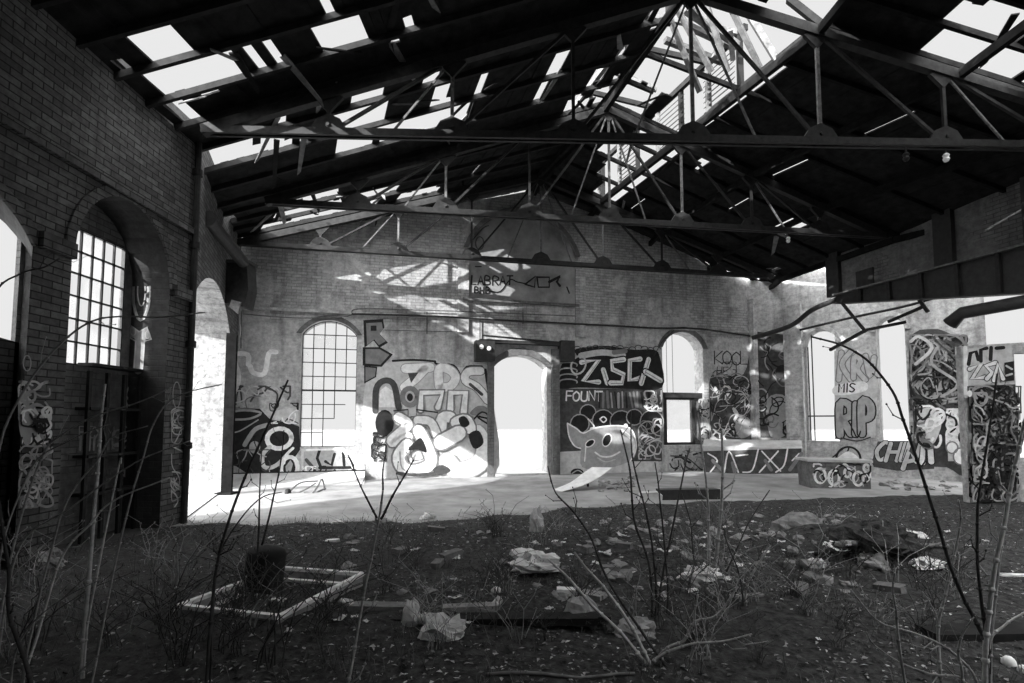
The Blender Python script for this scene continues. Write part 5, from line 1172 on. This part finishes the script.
sapling('low arching stems sweeping along the front of the soil', 2.5, [([(978, 690), (955, 655), (918, 634), (880, 622), (858, 600), (850, 590)], 3, M_, 2), ([(966, 684), (930, 674), (900, 662), (874, 645), (866, 632)], 2.8, M_, 2), ([(962, 680), (958, 655), (963, 634), (974, 617)], 3, M_, 1), ([(899, 640), (896, 610), (893, 590), (895, 572)], 3, M_, 1)])
sapling('arching bramble sweeping in before the tall arched window', 2.3, [([(-12, 700), (-10, 560), (0, 446), (27, 385), (62, 342), (92, 321), (120, 316), (160, 317), (204, 313)], 2.8, M_, 3), ([(-14, 700), (-16, 400), (-8, 300), (20, 274), (44, 267), (60, 258)], 2.6, D_, 2)])
sapling('wiry bramble arching low across the dark brick wall', 2.5, [([(-8, 690), (10, 560), (40, 462), (64, 433), (100, 414), (136, 403), (172, 387)], 2.6, M_, 4), ([(20, 690), (60, 520), (98, 458), (112, 437), (148, 426)], 2.4, M_, 3), ([(90, 690), (120, 540), (142, 460), (153, 424), (174, 398), (222, 384)], 2.4, M_, 3)])
sapling('pale upright stick standing before the steel rack', 3.2, [([(84, 640), (92, 540), (98, 460), (101, 420), (105, 384)], 4.4, P_, 0), ([(86, 640), (92, 600), (118, 470), (121, 464)], 2.6, P_, 0)])
sapling('fan of thin bramble stems bending from the near left corner', 2.1, [([(20, 700), (38, 632), (62, 557), (90, 524), (112, 502), (170, 478)], 3, P_, 3), ([(-4, 690), (6, 595), (26, 537), (70, 508), (137, 462), (190, 440)], 2.6, M_, 3), ([(-6, 690), (0, 560), (30, 470), (70, 440), (110, 424)], 2.4, M_, 3), ([(30, 700), (26, 665), (8, 615), (8, 566), (-2, 500)], 5.2, D_, 1), ([(10, 700), (20, 640), (60, 600), (100, 580)], 2.2, M_, 2), ([(60, 700), (120, 640), (160, 612), (210, 580)], 2, M_, 3)])
# thin weed stalks, many alike
def weed(seed):
    r = random.Random(seed); mb = MB()
    for k in range(r.randint(5, 9)):
        a = r.uniform(0, 6.3); L = r.uniform(.18, .6); lean = r.uniform(.2, 1.1); P = [Vector((r.uniform(-.06, .06), r.uniform(-.06, .06), -.03))]
        for j in range(1, 5):
            f = j / 4; P.append(P[0] + Vector((math.cos(a) * lean * L * f * f + r.uniform(-.02, .02), math.sin(a) * lean * L * f * f + r.uniform(-.02, .02), L * f * (1 - .25 * lean * f))))
        mb.tube(P, [.0038, .0034, .003, .0024, .0015], 4, cap=False)
        for j in range(2, 5):
            if r.random() < .7:
                q = P[j]; b = r.uniform(0, 6.3); l = r.uniform(.03, .12); e = q + Vector((math.cos(b) * l, math.sin(b) * l, l * .8)); mb.tube([q, e], [.0024, .0014], 4, cap=False); mb.tube([e, e + Vector((0, 0, .012))], [.005, .002], 5)
    return mb
WD = [weed(40 + i).build('weed', (D_ if i % 3 else M_)) for i in range(6)]
wu = set()
def plant(px, py, sc):
    p = on(px, py); k = sp.randrange(6); o = WD[k]
    if k in wu: o = o.copy(); C.objects.link(o)
    wu.add(k); o.location = p; o.rotation_euler = (0, 0, sp.uniform(0, 6.3)); o.scale = (sc,) * 3; tag(o, 'thin dry weed stalks growing up through the littered soil', 'weed', 'dry weeds over the soil')
for _ in range(34): plant(sp.uniform(5, 330), sp.uniform(545, 670), sp.uniform(.8, 1.4))
for _ in range(44): plant(sp.uniform(330, 760), sp.uniform(528, 650), sp.uniform(.6, 1.1))
for _ in range(38): plant(sp.uniform(700, 1015), sp.uniform(520, 660), sp.uniform(.6, 1.2))
